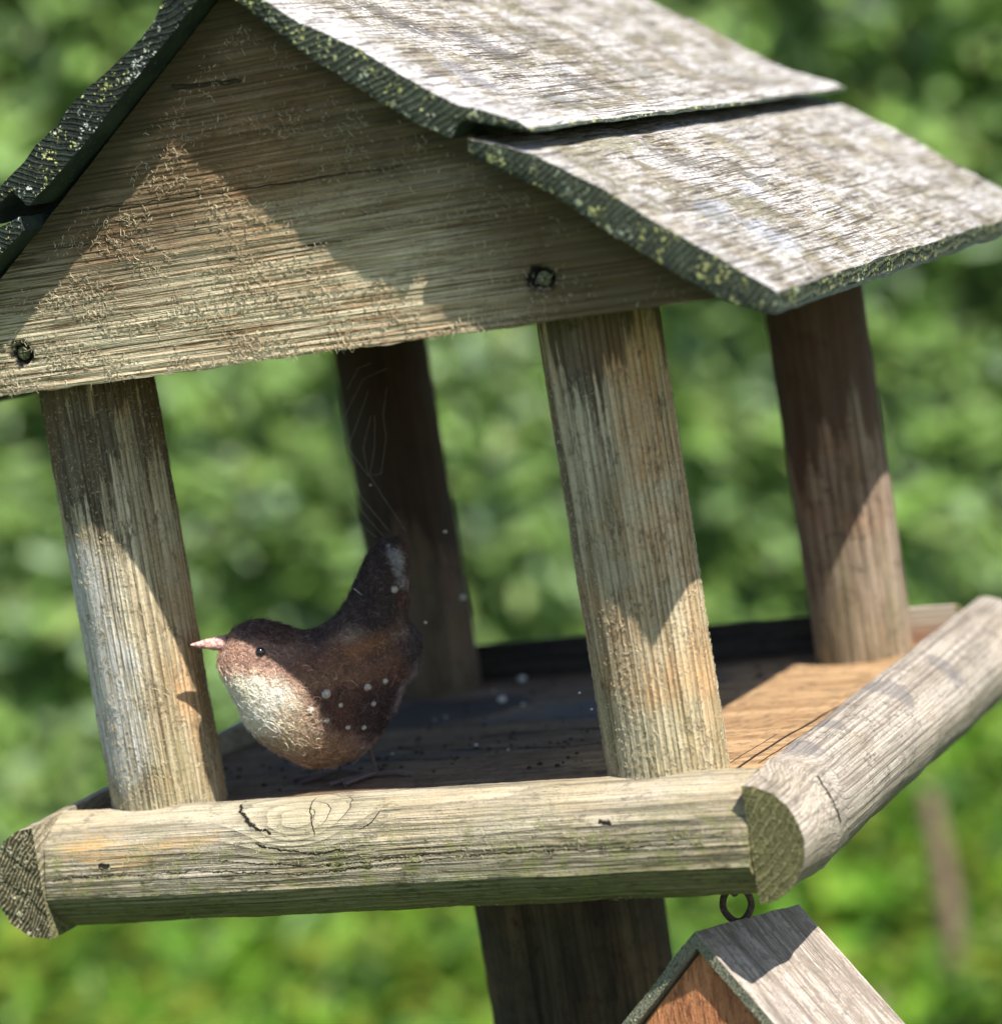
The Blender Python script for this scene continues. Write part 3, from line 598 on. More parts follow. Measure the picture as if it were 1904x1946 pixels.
# ------------------------------------------------------------------ strands: many thin three-sided curls in one mesh
def strands(P, N, T, length, rad, curl, steps, lift, rg):
    """P roots, N normals, T tangents -> verts, faces (quads), index of strand per vertex"""
    n = len(P); B = np.cross(N, T); L = length[:, None]
    V = np.zeros((n, steps + 1, 3)); ang = np.zeros((n, 1)); k = (rg.normal(0, 1, (n, 1))) * curl; pos = P.copy(); ph = rg.uniform(0, 6.28, (n, 1))
    for s in range(steps + 1):
        V[:, s] = pos
        t = s / steps
        d = T * np.cos(ang) + B * np.sin(ang) + N * (lift * np.cos(t * 3.1 + ph * 0.3)[:, :1] * (1.0 - 0.9 * t))
        pos = pos + d * (L / steps); ang = ang + k / steps + rg.normal(0, 0.25 * abs(curl) / steps + 0.05, (n, 1))
    D = np.gradient(V, axis=1); D /= np.linalg.norm(D, axis=2, keepdims=True) + 1e-12
    Nn = np.repeat(N[:, None], steps + 1, 1); S = np.cross(D, Nn); S /= np.linalg.norm(S, axis=2, keepdims=True) + 1e-12; U = np.cross(S, D)
    rr = (np.ones(steps + 1) - 0.6 * (np.linspace(0, 1, steps + 1) ** 2))[None, :, None] * rad[:, None, None]
    O = np.stack([V + (S * math.cos(a) + U * math.sin(a)) * rr for a in (0, 2.094, 4.189)], axis=2)      # n, steps+1, 3, 3
    W = O.reshape(-1, 3)
    base = (np.arange(n) * (steps + 1) * 3)[:, None, None]; s_ = (np.arange(steps) * 3)[None, :, None]; j = np.arange(3)[None, None, :]; j2 = (j + 1) % 3
    a = base + s_ + j; b = base + s_ + j2
    Q = np.stack([a, b, b + 3, a + 3], axis=-1).reshape(-1, 4)
    return W, Q, np.repeat(np.arange(n), (steps + 1) * 3)
def tint_mat(name, rough=0.9, trans=0.0, spec=0.2, var=0.0, fz=900):
    N = NT(name); c = N.n('ShaderNodeAttribute', attribute_name='tint').outputs['Color']
    h = None
    if var > 0:
        tc = N.n('ShaderNodeTexCoord').outputs['Object']; nn = N.noise(tc, fz, 3, 0.6); c = N.mix(N.math('MULTIPLY', N.sm(nn, 0.4, 0.7), var), c, N.mix(1.0, c, (0.25, 0.25, 0.25), 'MULTIPLY')); h = nn
    return N.out(c, rough, h, dist=0.0006, spec=spec, trans=trans)
M_fuzz = tint_mat('wood_fuzz', 0.95)
def unit(a): return a / (np.linalg.norm(a, axis=1, keepdims=True) + 1e-12)
def fuzz(parent, P, N, T, lmin, lmax, rad, cols, lift=0.35, curl=2.2, steps=4):
    n = len(P); L = rng.uniform(lmin, lmax, n) * rng.uniform(0.5, 1, n)
    W, Q, id_ = strands(P, N, T, L, np.full(n, rad) * rng.uniform(0.6, 1.3, n), curl, steps, lift, rng)
    o = mesh('raised_fibres', W, Q, M_fuzz, parent, colors=cols[id_]); o['kind'] = 'stuff'; return o
def fuzz_cols(n, a=(0.62, 0.55, 0.38), b=(0.34, 0.27, 0.16)):
    t = rng.uniform(0, 1, (n, 1)); return (np.array(a) * t + np.array(b) * (1 - t)) * rng.uniform(0.7, 1.15, (n, 1))
# on the gable: thickest along the lower half
n = 15000
x = rng.uniform(-0.14, 0.185, n); z = 0.1935 + 0.135 * rng.uniform(0, 1, n) ** 1.7
cl = np.array([mnoise.noise(Vector((a * 40, 0, b * 90))) for a, b in zip(x, z)])
keep = (z < 0.328 - 0.77 * np.abs(x) - 0.004) & (rng.uniform(0, 1, n) < np.clip(0.45 + 2.6 * cl, 0.04, 1)) & (rng.uniform(0, 1, n) < np.clip(1.15 - (x + 0.02) * 6.5, 0.12, 1))
x, z = x[keep], z[keep]; n = len(x)
P = np.c_[x, np.full(n, -0.0398), z]; Nn = np.tile([0, -1.0, 0], (n, 1)); a = rng.normal(0.3, 1.3, n)
fuzz(g_front, P, Nn, np.c_[np.cos(a), np.zeros(n), np.sin(a)], 0.0012, 0.0042, 0.00013, fuzz_cols(n), lift=0.4)
def post_fuzz(o, cx, cy, r, n, zlo, zhi, pw):
    th = rng.uniform(-math.pi, 0.25 * math.pi, n) - 0.1; z = zlo + (zhi - zlo) * rng.uniform(0, 1, n) ** pw
    Nn = np.c_[np.cos(th), np.sin(th), np.zeros(n)]; P = np.c_[cx + (r + 0.0001) * Nn[:, 0], cy + (r + 0.0001) * Nn[:, 1], z]
    tg = np.c_[-np.sin(th), np.cos(th), np.zeros(n)]; up = np.tile([0, 0, 1.0], (n, 1)); a = rng.normal(1.57, 0.9, (n, 1))
    fuzz(o, P, Nn, unit(tg * np.cos(a) + up * np.sin(a)), 0.0008, 0.0032, 0.00012, fuzz_cols(n), lift=0.35)
pl = [c for c in table.children if c.name.startswith('corner_post')]; pl.sort(key=lambda c: c.name)
post_fuzz(pl[0], -0.1135, 0.0, 0.0241, 3800, 0.0, 0.19, 1.3)
post_fuzz(pl[1], 0.1135, 0.0, 0.0237, 4200, 0.0, 0.17, 1.5)
fr = [c for c in table.children if c.name == 'front_rail'][0]
n = 4200; x = rng.uniform(XL, XR, n); th = np.radians(rng.normal(-22, 24, n)); th = np.clip(th, -math.radians(70), math.radians(70))
Nn = np.c_[np.zeros(n), -np.cos(th), np.sin(th)]; P = np.c_[x, YF - RR * 0.985 * np.cos(th), ZC + RR * np.sin(th)]
a = rng.normal(0, 1.0, (n, 1)); T = unit(np.c_[np.cos(a), np.zeros(n), np.zeros(n)] + np.c_[np.zeros(n), np.sin(th), np.cos(th)] * np.sin(a))
fuzz(fr, P, Nn, T, 0.0007, 0.0026, 0.0001, fuzz_cols(n, (0.6, 0.56, 0.36), (0.32, 0.31, 0.16)), lift=0.25)

# ------------------------------------------------------------------ tubes
def tube(pts, rad, ns=8, closed=False, taper=None):
    P = [Vector(p) for p in pts]; V = []; F = []; n = len(P); prev = None
    for i, p in enumerate(P):
        if closed: d = (P[(i + 1) % n] - P[i - 1]).normalized()
        else: d = (P[min(i + 1, n - 1)] - P[max(i - 1, 0)]).normalized()
        if prev is None:
            u = d.cross(Vector((0.3, 0.1, 1))); u = u if u.length > 1e-3 else d.cross(Vector((1, 0, 0))); u.normalize()
        else: u = (prev - d * prev.dot(d)).normalized()
        prev = u; v = d.cross(u); r = rad * (taper(i / max(1, n - 1)) if taper else 1)
        for k in range(ns): a = 2 * math.pi * k / ns; V.append(tuple(p + (u * math.cos(a) + v * math.sin(a)) * r))
    for i in range(n if closed else n - 1):
        for k in range(ns):
            k2 = (k + 1) % ns; i2 = (i + 1) % n; F.append((i * ns + k, i * ns + k2, i2 * ns + k2, i2 * ns + k))
    if not closed: F.append(tuple(range(ns - 1, -1, -1))); F.append(tuple((n - 1) * ns + k for k in range(ns)))
    return V, F
def join(parts):
    V = []; F = []
    for v, f in parts:
        o = len(V); V += list(v); F += [tuple(q + o for q in x) for x in f]
    return V, F
def spline(pts, n):
    P = [Vector(p) for p in pts]; out = []
    for i in range(n + 1):
        t = i / n * (len(P) - 1); k = min(int(t), len(P) - 2); f = t - k
        p0, p1, p2, p3 = P[max(k - 1, 0)], P[k], P[k + 1], P[min(k + 2, len(P) - 1)]
        out.append(0.5 * ((2 * p1) + (p2 - p0) * f + (2 * p0 - 5 * p1 + 4 * p2 - p3) * f * f + (3 * p1 - p0 - 3 * p2 + p3) * f ** 3))
    return out

# ------------------------------------------------------------------ felt wren
BOUT = [(-0.0653, 0.0795), (-0.0637, 0.0816), (-0.0612, 0.0831), (-0.0564, 0.0841), (-0.0525, 0.0839), (-0.0488, 0.0826), (-0.0427, 0.0792), (-0.0379, 0.0758), (-0.0334, 0.0745), (-0.0301, 0.0744), (-0.0262, 0.0755), (-0.0221, 0.0777), (-0.0181, 0.081), (-0.0138, 0.0864), (-0.0092, 0.0938), (-0.0047, 0.1006), (0.0002, 0.1052), (0.0047, 0.1072), (0.0081, 0.1071), (0.0107, 0.106), (0.0124, 0.1027), (0.0127, 0.0974), (0.0115, 0.0878), (0.01, 0.0797), (0.0078, 0.0724), (0.0088, 0.069), (0.0115, 0.0662), (0.0126, 0.0624), (0.0125, 0.0596), (0.0106, 0.0536), (0.0074, 0.0478), (0.0031, 0.0448), (0.0006, 0.0407), (-0.0023, 0.035), (-0.0065, 0.0302), (-0.0108, 0.0255), (-0.0171, 0.0205), (-0.0223, 0.0182), (-0.0272, 0.0173), (-0.034, 0.0172), (-0.0386, 0.0181), (-0.0431, 0.0198), (-0.049, 0.0242), (-0.0559, 0.0309), (-0.0602, 0.037), (-0.0637, 0.0435), (-0.0657, 0.0516), (-0.0678, 0.0584), (-0.07, 0.0665), (-0.0705, 0.0714), (-0.0694, 0.0742), (-0.068, 0.0752)]
OUT = np.array(BOUT)
def mid_depth(u): return 0.045 + 0.36 * (u + 0.024) - 3.0 * (u + 0.024) ** 2
def BW(u, z, off=0.0):
    """bird frame (length, height, depth) -> world"""
    u = np.asarray(u, float); z = np.asarray(z, float); o_ = np.asarray(off, float)
    md = mid_depth(u) + o_
    return R0[None, :] * u.reshape(-1, 1) + F0[None, :] * md.reshape(-1, 1) + np.array([[0, 0, 1.0]]) * z.reshape(-1, 1)
st = 0.00075; gx = np.arange(-0.076, 0.018, st); gz = np.arange(0.012, 0.112, st); GX, GZ = np.meshgrid(gx, gz)
def inside(X, Z):
    c = np.zeros(X.shape, bool); n = len(OUT)
    for i in range(n):
        x1, z1 = OUT[i]; x2, z2 = OUT[(i + 1) % n]
        if z1 == z2: continue
        k = ((z1 > Z) != (z2 > Z)) & (X < (x2 - x1) * (Z - z1) / (z2 - z1) + x1); c ^= k
    return c
IN = inside(GX, GZ)
U = np.zeros(GX.shape)
par = (np.indices(GX.shape).sum(0) % 2 == 0)
for it in range(420):
    for pz in (par, ~par):
        S = 0.25 * (np.roll(U, 1, 0) + np.roll(U, -1, 0) + np.roll(U, 1, 1) + np.roll(U, -1, 1) + 4 * st * st)
        mm = pz & IN; U[mm] = U[mm] + 1.88 * (S[mm] - U[mm])
U = np.maximum(U, 0); TH = np.sqrt(U) * 0.80
# closed mesh: front and back sheets, rim vertices snapped to the outline
def nearest(p):
    best = None
    for i in range(len(OUT)):
        a = OUT[i]; b = OUT[(i + 1) % len(OUT)]; ab = b - a; t = np.clip(np.dot(p - a, ab) / np.dot(ab, ab), 0, 1); q = a + ab * t; d = np.sum((q - p) ** 2)
        if best is None or d < best[0]: best = (d, q)
    return best[1]
nr, nc = GX.shape; idf = -np.ones(GX.shape, int); idb = -np.ones(GX.shape, int); uu = []; zz = []; oo = []
cells = []
for j in range(nr - 1):
    for i in range(nc - 1):
        if IN[j, i] or IN[j + 1, i] or IN[j, i + 1] or IN[j + 1, i + 1]: cells.append((j, i))
for j, i in cells:
    for b, a in ((j, i), (j + 1, i), (j, i + 1), (j + 1, i + 1)):
        if idf[b, a] < 0:
            if IN[b, a]:
                uu += [GX[b, a]] * 2; zz += [GZ[b, a]] * 2; oo += [-TH[b, a], TH[b, a]]; idf[b, a] = len(uu) - 2; idb[b, a] = len(uu) - 1
            else:
                q = nearest(np.array([GX[b, a], GZ[b, a]])); uu.append(q[0]); zz.append(q[1]); oo.append(0.0); idf[b, a] = idb[b, a] = len(uu) - 1
uu = np.array(uu); zz = np.array(zz); oo = np.array(oo)
BV = BW(uu, zz, oo); BF = []
for j, i in cells:
    a, b, c, d = (j, i), (j, i + 1), (j + 1, i + 1), (j + 1, i)
    BF.append((idf[a], idf[b], idf[c], idf[d])); BF.append((idb[d], idb[c], idb[b], idb[a]))
BF = [tuple(int(q) for q in f) for f in BF]
def bird_color(u, z, o):
    """wool colours in patches that stay put on the bird; noise feathers the borders"""
    n = len(u); P = np.c_[u, z, o]
    n1 = np.array([mnoise.noise(Vector((a * 230, b * 230, c * 230))) for a, b, c in P]); n2 = np.array([mnoise.noise(Vector((a * 620, b * 620, c * 620 + 9))) for a, b, c in P])
    w = n1 * 0.0022 + n2 * 0.0012
    def ell(cu, cz, ru, rz, rot=0, soft=0.3):
        du = u - cu; dz = z - cz; c, s = math.cos(rot), math.sin(rot); p = du * c + dz * s; q = -du * s + dz * c
        d = np.sqrt((p / ru) ** 2 + (q / rz) ** 2) + w / min(ru, rz); return np.clip((1 + soft - d) / (2 * soft), 0, 1)[:, None]
    C = np.tile(np.array([[0.38, 0.26, 0.19]]), (n, 1))
    def mixc(k, c, a=1.0):
        nonlocal C; C = C * (1 - k * a) + np.array(c)[None] * k * a
    mixc(ell(-0.030, 0.024, 0.022, 0.010), (0.34, 0.215, 0.135))
    mixc(ell(-0.012, 0.031, 0.012, 0.010, 0.9), (0.36, 0.23, 0.20), 0.8)
    mixc(ell(-0.012, 0.050, 0.026, 0.0185, 0.25, 0.2), (0.115, 0.058, 0.045))
    mixc(ell(-0.008, 0.037, 0.013, 0.012, 0.7, 0.25), (0.070, 0.042, 0.040))
    mixc(ell(-0.022, 0.062, 0.030, 0.009, -0.15, 0.3), (0.19, 0.098, 0.068))
    mixc(ell(-0.028, 0.058, 0.012, 0.0035, -0.1, 0.6), (0.26, 0.15, 0.09), 0.8)
    top = np.clip((z - (0.0665 + np.where(u < -0.03, (-0.03 - u) * 0.42, (u + 0.03) * 0.35)) + w) / 0.005, 0, 1)[:, None]
    mixc(top, (0.062, 0.042, 0.040), 0.9)
    mixc(ell(0.0, 0.088, 0.012, 0.024, -0.30, 0.25), (0.060, 0.040, 0.036))
    mixc(ell(0.0098, 0.083, 0.0042, 0.020, -0.05, 0.3), (0.10, 0.050, 0.038), 0.85)
    mixc(ell(-0.011, 0.0665, 0.0105, 0.0040, 0.25, 0.5), (0.27, 0.125, 0.062), 0.85)
    mixc(ell(0.010, 0.062, 0.006, 0.012, 0, 0.4), (0.068, 0.054, 0.056), 0.9)
    mixc(ell(-0.0545, 0.0715, 0.0165, 0.0088, 0.0, 0.25), (0.27, 0.165, 0.125))
    mixc(ell(-0.0655, 0.0745, 0.006, 0.006, 0.0, 0.4), (0.34, 0.20, 0.14), 0.7)
    mixc(ell(-0.051, 0.0822, 0.0145, 0.0040, -0.05, 0.35), (0.085, 0.052, 0.048), 0.85)
    mixc(ell(-0.0455, 0.0775, 0.0075, 0.0028, -0.5, 0.4), (0.075, 0.038, 0.032), 0.85)
    mixc(ell(-0.060, 0.0655, 0.012, 0.0040, -0.25, 0.4), (0.52, 0.34, 0.25), 0.75)
    mixc(ell(-0.0615, 0.0525, 0.0150, 0.0125, -0.45, 0.22), (0.76, 0.70, 0.56))
    mixc(ell(-0.051, 0.0495, 0.0095, 0.0115, -0.5, 0.35), (0.78, 0.72, 0.60), 0.9)
    mixc(ell(-0.045, 0.040, 0.0095, 0.010, -0.4, 0.6), (0.58, 0.44, 0.31), 0.85)
    mixc(ell(0.0075, 0.0965, 0.0024, 0.0085, 0.18, 0.4), (0.42, 0.40, 0.40), 0.8)
    mixc(ell(0.0028, 0.042, 0.0030, 0.010, -0.6, 0.5), (0.36, 0.27, 0.27), 0.8)
    return C
bird = empty('felt_bird', tuple(BW(-0.024, 0.0, 0)[0] + np.array([0, 0, floor_z(0.035)])))
tag(bird, 'brown needle-felted wren with cocked tail and cream breast standing in the bird table', 'felt bird')
M_wool = tint_mat('wool_felt', 1.0, spec=0.05, var=0.55, fz=1500); M_strand = tint_mat('wool_strands', 0.9, spec=0.15, trans=0.15)
body = mesh('body', BV, BF, M_wool, bird, colors=bird_color(uu, zz, oo))
# wool strands over the whole body
FA = np.array(BF); A = BV[FA[:, 0]]; B_ = BV[FA[:, 1]]; C_ = BV[FA[:, 2]]; D_ = BV[FA[:, 3]]
nrm = np.cross(C_ - A, D_ - B_); ar = np.linalg.norm(nrm, axis=1) * 0.5; nrm = nrm / (2 * ar[:, None] + 1e-15)
ctr = BV.mean(0); front = (nrm @ -F0) > -0.2
pr = ar * np.where(front, 1.0, 0.35); pr /= pr.sum(); n = 34000
fi = rng.choice(len(FA), n, p=pr); s, t = rng.uniform(0, 1, (2, n, 1))
P = (A[fi] * (1 - s) + B_[fi] * s) * (1 - t) + (D_[fi] * (1 - s) + C_[fi] * s) * t; Nn = nrm[fi]
# make sure normals point outwards
sd = np.sign(((oo[FA[fi]].mean(1)) * (Nn @ F0))); sd[sd == 0] = 1; Nn = Nn * sd[:, None]
ua = P @ R0; za = P[:, 2]; oa = P @ F0 - mid_depth(ua)
flow = unit(np.cross(Nn, np.cross(R0[None] * 1.0 + np.array([[0, 0, -0.35]]), Nn)))
bt = np.cross(Nn, flow); a = rng.normal(0, 1.1, (n, 1)); T = unit(flow * np.cos(a) + bt * np.sin(a))
cc = bird_color(ua, za, oa); vv = np.clip(0.62 - cc.mean(1, keepdims=True), 0.12, 0.55); cc = cc * np.exp(rng.normal(0.08, 1.0, (n, 1)) * vv); cc = np.clip(cc + rng.uniform(0, 0.035, (n, 1)), 0, 0.88)
pick = rng.uniform(0, 1, n) < 0.10; cc[pick] = np.clip(cc[pick] * 1.6 + 0.05, 0, 0.9)
L = rng.uniform(0.0016, 0.0058, n)
W, Q, id_ = strands(P - Nn * 0.00015, Nn, T, L, rng.uniform(0.00006, 0.00015, n), 3.2, 6, 0.38, rng)
f_ = mesh('wool_fibres', W, Q, M_strand, body, colors=cc[id_]); f_['kind'] = 'stuff'
# a few longer stray hairs standing off the silhouette
n = 2600; fi = rng.choice(len(FA), n, p=pr); s, t = rng.uniform(0, 1, (2, n, 1))
P = (A[fi] * (1 - s) + B_[fi] * s) * (1 - t) + (D_[fi] * (1 - s) + C_[fi] * s) * t; Nn = nrm[fi]
sd = np.sign(((oo[FA[fi]].mean(1)) * (Nn @ F0))); sd[sd == 0] = 1; Nn = Nn * sd[:, None]
ua = P @ R0; za = P[:, 2]; oa = P @ F0 - mid_depth(ua); t1 = unit(np.cross(Nn, rng.normal(0, 1, (n, 3))))
cc = np.clip(bird_color(ua, za, oa) * 1.3 + 0.03, 0, 0.85)
W, Q, id_ = strands(P, Nn, t1, rng.uniform(0.003, 0.006, n), np.full(n, 0.00006), 4.0, 8, 1.1, rng)
f_ = mesh('stray_hairs', W, Q, M_strand, body, colors=cc[id_]); f_['kind'] = 'stuff'
# looser curls on the breast and under the throat
n = 420; q = rng.normal(0, 1, (n, 2)); sel = rng.uniform(0, 1, n) < 0.7
ub = np.where(sel, -0.052 + 0.009 * q[:, 0], -0.040 + 0.014 * q[:, 0]); zb = np.where(sel, 0.046 + 0.007 * q[:, 1], 0.034 + 0.008 * q[:, 1])
ub = np.r_[ub, rng.uniform(-0.0705, -0.060, 60)]; zb = np.r_[zb, rng.uniform(0.062, 0.076, 60)]; n = len(ub)
def thick(u, z):
    i = np.clip(((u - gx[0]) / st).astype(int), 0, nc - 2); j = np.clip(((z - gz[0]) / st).astype(int), 0, nr - 2); return TH[j, i]
tb = thick(ub, zb); ok = tb > 0.002; ub, zb, tb = ub[ok], zb[ok], tb[ok]; n = len(ub)
e = 0.001; du = (thick(ub + e, zb) - thick(ub - e, zb)) / (2 * e); dzz = (thick(ub, zb + e) - thick(ub, zb - e)) / (2 * e)
Nb = unit(-F0[None] * 1.0 - R0[None] * du[:, None] - np.array([[0, 0, 1.0]]) * dzz[:, None] * 1.0)
Pb = BW(ub, zb, -tb - 0.0003); a = rng.uniform(0, 6.28, (n, 1)); t1 = unit(np.cross(Nb, np.array([[0, 0, 1.0]]))); t2 = np.cross(Nb, t1)
cb = np.clip(bird_color(ub, zb, -tb) * rng.uniform(1.1, 2.2, (n, 1)), 0, 0.88)
W, Q, id_ = strands(Pb, Nb, t1 * np.cos(a) + t2 * np.sin(a), rng.uniform(0.004, 0.010, n), np.full(n, 0.00011), 5.5, 14, 0.35, rng)
f_ = mesh('loose_curls', W, Q, M_strand, body, colors=cb[id_]); f_['kind'] = 'stuff'
# beak
def beak():
    N = NT('pink_felt_beak'); tc = N.n('ShaderNodeTexCoord').outputs['Object']; nn = N.noise(tc, 700, 4, 0.65); n3 = N.noise(tc, 250, 2, 0.5)
    return N.out(N.mix(N.sm(nn, 0.42, 0.6), (0.30, 0.16, 0.14), (0.60, 0.38, 0.34)), 0.9, nn, dist=0.0009)
pts = []; V = []; F = []; nb, ns = 16, 14
for j in range(nb + 1):
    t = j / nb; u = -0.0655 + (-0.0797 + 0.0655) * t; zc_ = 0.0773 + (0.0805 - 0.0773) * t ** 0.9; r = 0.0039 * (1 - t) ** 0.75 + 0.0002
    for k in range(ns):
        a = 2 * math.pi * k / ns; rr = r * (1 + 0.14 * nz((t * 5, math.cos(a), math.sin(a)), 2.2, 3))
        V.append(tuple(BW(u, zc_ + rr * math.sin(a) * 0.92, rr * math.cos(a))[0]))
for j in range(nb):
    for k in range(ns): k2 = (k + 1) % ns; F.append((j * ns + k, j * ns + k2, (j + 1) * ns + k2, (j + 1) * ns + k))
F.append(tuple(nb * ns + k for k in range(ns)))
mesh('beak', V, F, beak(), bird)
# eyes: glossy black beads on both sides of the head
N = NT('black_glass_bead'); M_eye = N.out((0.004, 0.004, 0.005), 0.06, spec=0.8)
te = float(thick(np.array([-0.052]), np.array([0.073]))[0])
for sg in (-1, 1):
    c = BW(-0.052, 0.0730, sg * (te + 0.0000))[0]; V = []; F = []; r = 0.00205
    for j in range(13):
        ph = math.pi * j / 12
        for k in range(18): a = 2 * math.pi * k / 18; V.append((c[0] + r * math.sin(ph) * math.cos(a), c[1] + r * math.sin(ph) * math.sin(a), c[2] + r * math.cos(ph)))
    for j in range(12):
        for k in range(18): k2 = (k + 1) % 18; F.append((j * 18 + k, (j + 1) * 18 + k, (j + 1) * 18 + k2, j * 18 + k2))
    mesh('eye', V, F, M_eye, bird)
# pale wool spots on wing and tail
N = NT('pale_wool_spot'); tc = N.n('ShaderNodeTexCoord').outputs['Object']; nn = N.noise(tc, 1800, 3, 0.6)
M_spot = N.out(N.mix(N.sm(nn, 0.4, 0.6), (0.34, 0.30, 0.26), (0.56, 0.52, 0.46)), 1.0, nn, dist=0.0008, spec=0.05)
SP = [(-0.0281, 0.0515, 0.0019), (-0.0116, 0.0501, 0.0015), (-0.0043, 0.0504, 0.0012), (-0.0355, 0.0462, 0.0015), (-0.0106, 0.0423, 0.0011), (-0.0299, 0.0404, 0.0013), (-0.0161, 0.0331, 0.0011), (-0.0233, 0.0455, 0.0010), (0.0051, 0.0865, 0.0015), (-0.0222, 0.0352, 0.0011)]
for i, (u, z, r) in enumerate(SP):
    r *= 1.22
    t0 = float(thick(np.array([u]), np.array([z]))[0]); V = []; F = []
    for j in range(9):
        ph = math.pi * j / 8
        for k in range(14):
            a = 2 * math.pi * k / 14; q = (math.sin(ph) * math.cos(a), math.cos(ph), math.sin(ph) * math.sin(a)); rr = r * (1 + 0.30 * nz((q[0] + i, q[1], q[2]), 1.6, i * 1.3))
            V.append(tuple(BW(u + q[0] * rr * 0.85, z + q[2] * rr * 0.85, -t0 - 0.0001 - q[1] * rr * 0.55)[0]))
    for j in range(8):
        for k in range(14): k2 = (k + 1) % 14; F.append((j * 14 + k, (j + 1) * 14 + k, (j + 1) * 14 + k2, j * 14 + k2))
    mesh('wool_spot', V, F, M_spot, bird)
# legs of two twisted wires, toes of tighter twists
def twist(path, rad, pitch, off):
    P = spline(path, 60); L = 0; parts = []; A_ = []; B2 = []; prev = None
    for i, p in enumerate(P):
        d = (P[min(i + 1, 60)] - P[max(i - 1, 0)]).normalized()
        u = d.cross(Vector((0.2, 0.3, 1))).normalized() if prev is None else (prev - d * prev.dot(d)).normalized(); prev = u; v = d.cross(u)
        if i: L += (P[i] - P[i - 1]).length
        a = L / pitch * 2 * math.pi; w_ = (u * math.cos(a) + v * math.sin(a)) * off; A_.append(p + w_); B2.append(p - w_)
    return [tube(A_, rad, 6), tube(B2, rad, 6)]
N = NT('bronze_wire'); M_wire = N.out((0.10, 0.065, 0.055), 0.4, spec=0.6)
def fp(x, y, up=0.0009): return (x, y, floor_z(y) + up)
ank1 = Vector((-0.0318, 0.0335, floor_z(0.033) + 0.0014)); top1 = Vector(BW(-0.0168, 0.0225, 0.000)[0])
ank2 = Vector((-0.0534, 0.041, floor_z(0.041) + 0.0030)); top2 = Vector(BW(-0.0285, 0.0205, 0.012)[0])
for top_, ank, toes in ((top1, ank1, [[(-0.0150, 0.0300), (-0.022, 0.0325)], [(-0.0460, 0.0190), (-0.039, 0.0265)], [(-0.0385, 0.0165), (-0.0345, 0.0255)]]),
                        (top2, ank2, [[(-0.0375, 0.0370), (-0.045, 0.040)], [(-0.0740, 0.0360), (-0.063, 0.0390)], [(-0.0650, 0.0270), (-0.060, 0.034)]])):
    mid_ = (top_ + ank) * 0.5 + Vector((0.0006, -0.0006, 0))
    mesh('leg', *join(twist([top_, mid_, ank], 0.00045, 0.0034, 0.00048)), M_wire, bird)
    parts = []
    for (tx, ty), (mx, my) in toes:
        parts += twist([tuple(ank), fp(mx, my, 0.0017), fp(tx, ty)], 0.00060, 0.0034, 0.00068)
    mesh('foot', *join(parts), M_wire, bird)

# ------------------------------------------------------------------ little hanging house
ph, pt, tau, Ln = 0.20, 0.80, -0.165, 0.079
A0 = Vector((0.1338, 0.008, -0.0520))
nv = Vector((math.cos(ph), -math.sin(ph), 0)); hv = Vector((math.sin(ph) * math.cos(tau), math.cos(ph) * math.cos(tau), math.sin(tau))); dn = -hv.cross(nv) 
if dn.z > 0: dn = -dn
dn.normalize()
house = empty('hanging_nest_house', tuple(A0 + dn * 0.085))
tag(house, 'small bird house with grey pitched roof and orange front hanging under the bird table', 'bird house')
HB = tuple(house.location)
def ex_hr(N, w, xyz, col, h, d):
    # grain running down the slope
    t = N.n('ShaderNodeVectorMath', {0: w, 1: tuple(hv)}, operation='DOT_PRODUCT').outputs['Value']
    e = N.n('ShaderNodeVectorMath', {0: w, 1: (nv.x, nv.y, 0)}, operation='DOT_PRODUCT').outputs['Value']
    s1 = N.noise(N.vec(N.math('MULTIPLY', t, 900), N.math('MULTIPLY', e, 40), N.math('MULTIPLY', xyz[2], 40)), 1, 5, 0.7, 0.4)
    s2 = N.noise(N.vec(N.math('MULTIPLY', t, 260), N.math('MULTIPLY', e, 22), N.math('MULTIPLY', xyz[2], 22)), 1, 4, 0.65, 0.6)
    c = N.mix(N.sm(s2, 0.38, 0.62), (0.40, 0.345, 0.295), (0.22, 0.18, 0.145))
    c = N.mix(N.math('MULTIPLY', N.sm(s1, 0.52, 0.62), 0.8), c, (0.10, 0.085, 0.078))
    c = N.mix(N.math('MULTIPLY', N.sm(s1, 0.44, 0.36), 0.5), c, (0.50, 0.46, 0.44))
    c = N.mix(N.math('MULTIPLY', N.sm(d['fz'], 0.55, 0.66), 0.5), c, (0.14, 0.12, 0.11)); c = N.mix(N.math('MULTIPLY', N.sm(N.noise(w, 240, 5, 0.7, 0.5), 0.52, 0.6), 0.6), c, (0.15, 0.125, 0.10))
    return c, N.math('ADD', N.math('MULTIPLY', s1, -2.0), N.math('MULTIPLY', d['fz'], 0.5))
M_hroof = wood('grey_house_roof_wood', 'X', (0.40, 0.35, 0.315), (0.25, 0.21, 0.185), (0.08, 0.065, 0.058), ringsp=0.0025, ring=0.25, pith=(0.9, 0.2), extra=ex_hr, off=HB, gamt=0.0, wamt=0.25, warm=(0.38, 0.30, 0.22), bump=1.0)
M_hedge_ = endgrain('green_panel_edge', (0.19, 0.19, 0.13), (0.32, 0.32, 0.22), (0.33, 0.35, 0.22), (0.38, 0.38, 0.27), off=HB, sp=0.0014)
M_hfront = wood('orange_house_front', 'Z', (0.48, 0.20, 0.085), (0.36, 0.135, 0.055), (0.14, 0.055, 0.03), ringsp=0.0035, ring=0.5, off=HB, gamt=0.2, green=(0.22, 0.15, 0.06), wamt=0.5, warm=(0.45, 0.16, 0.09), bump=0.8)
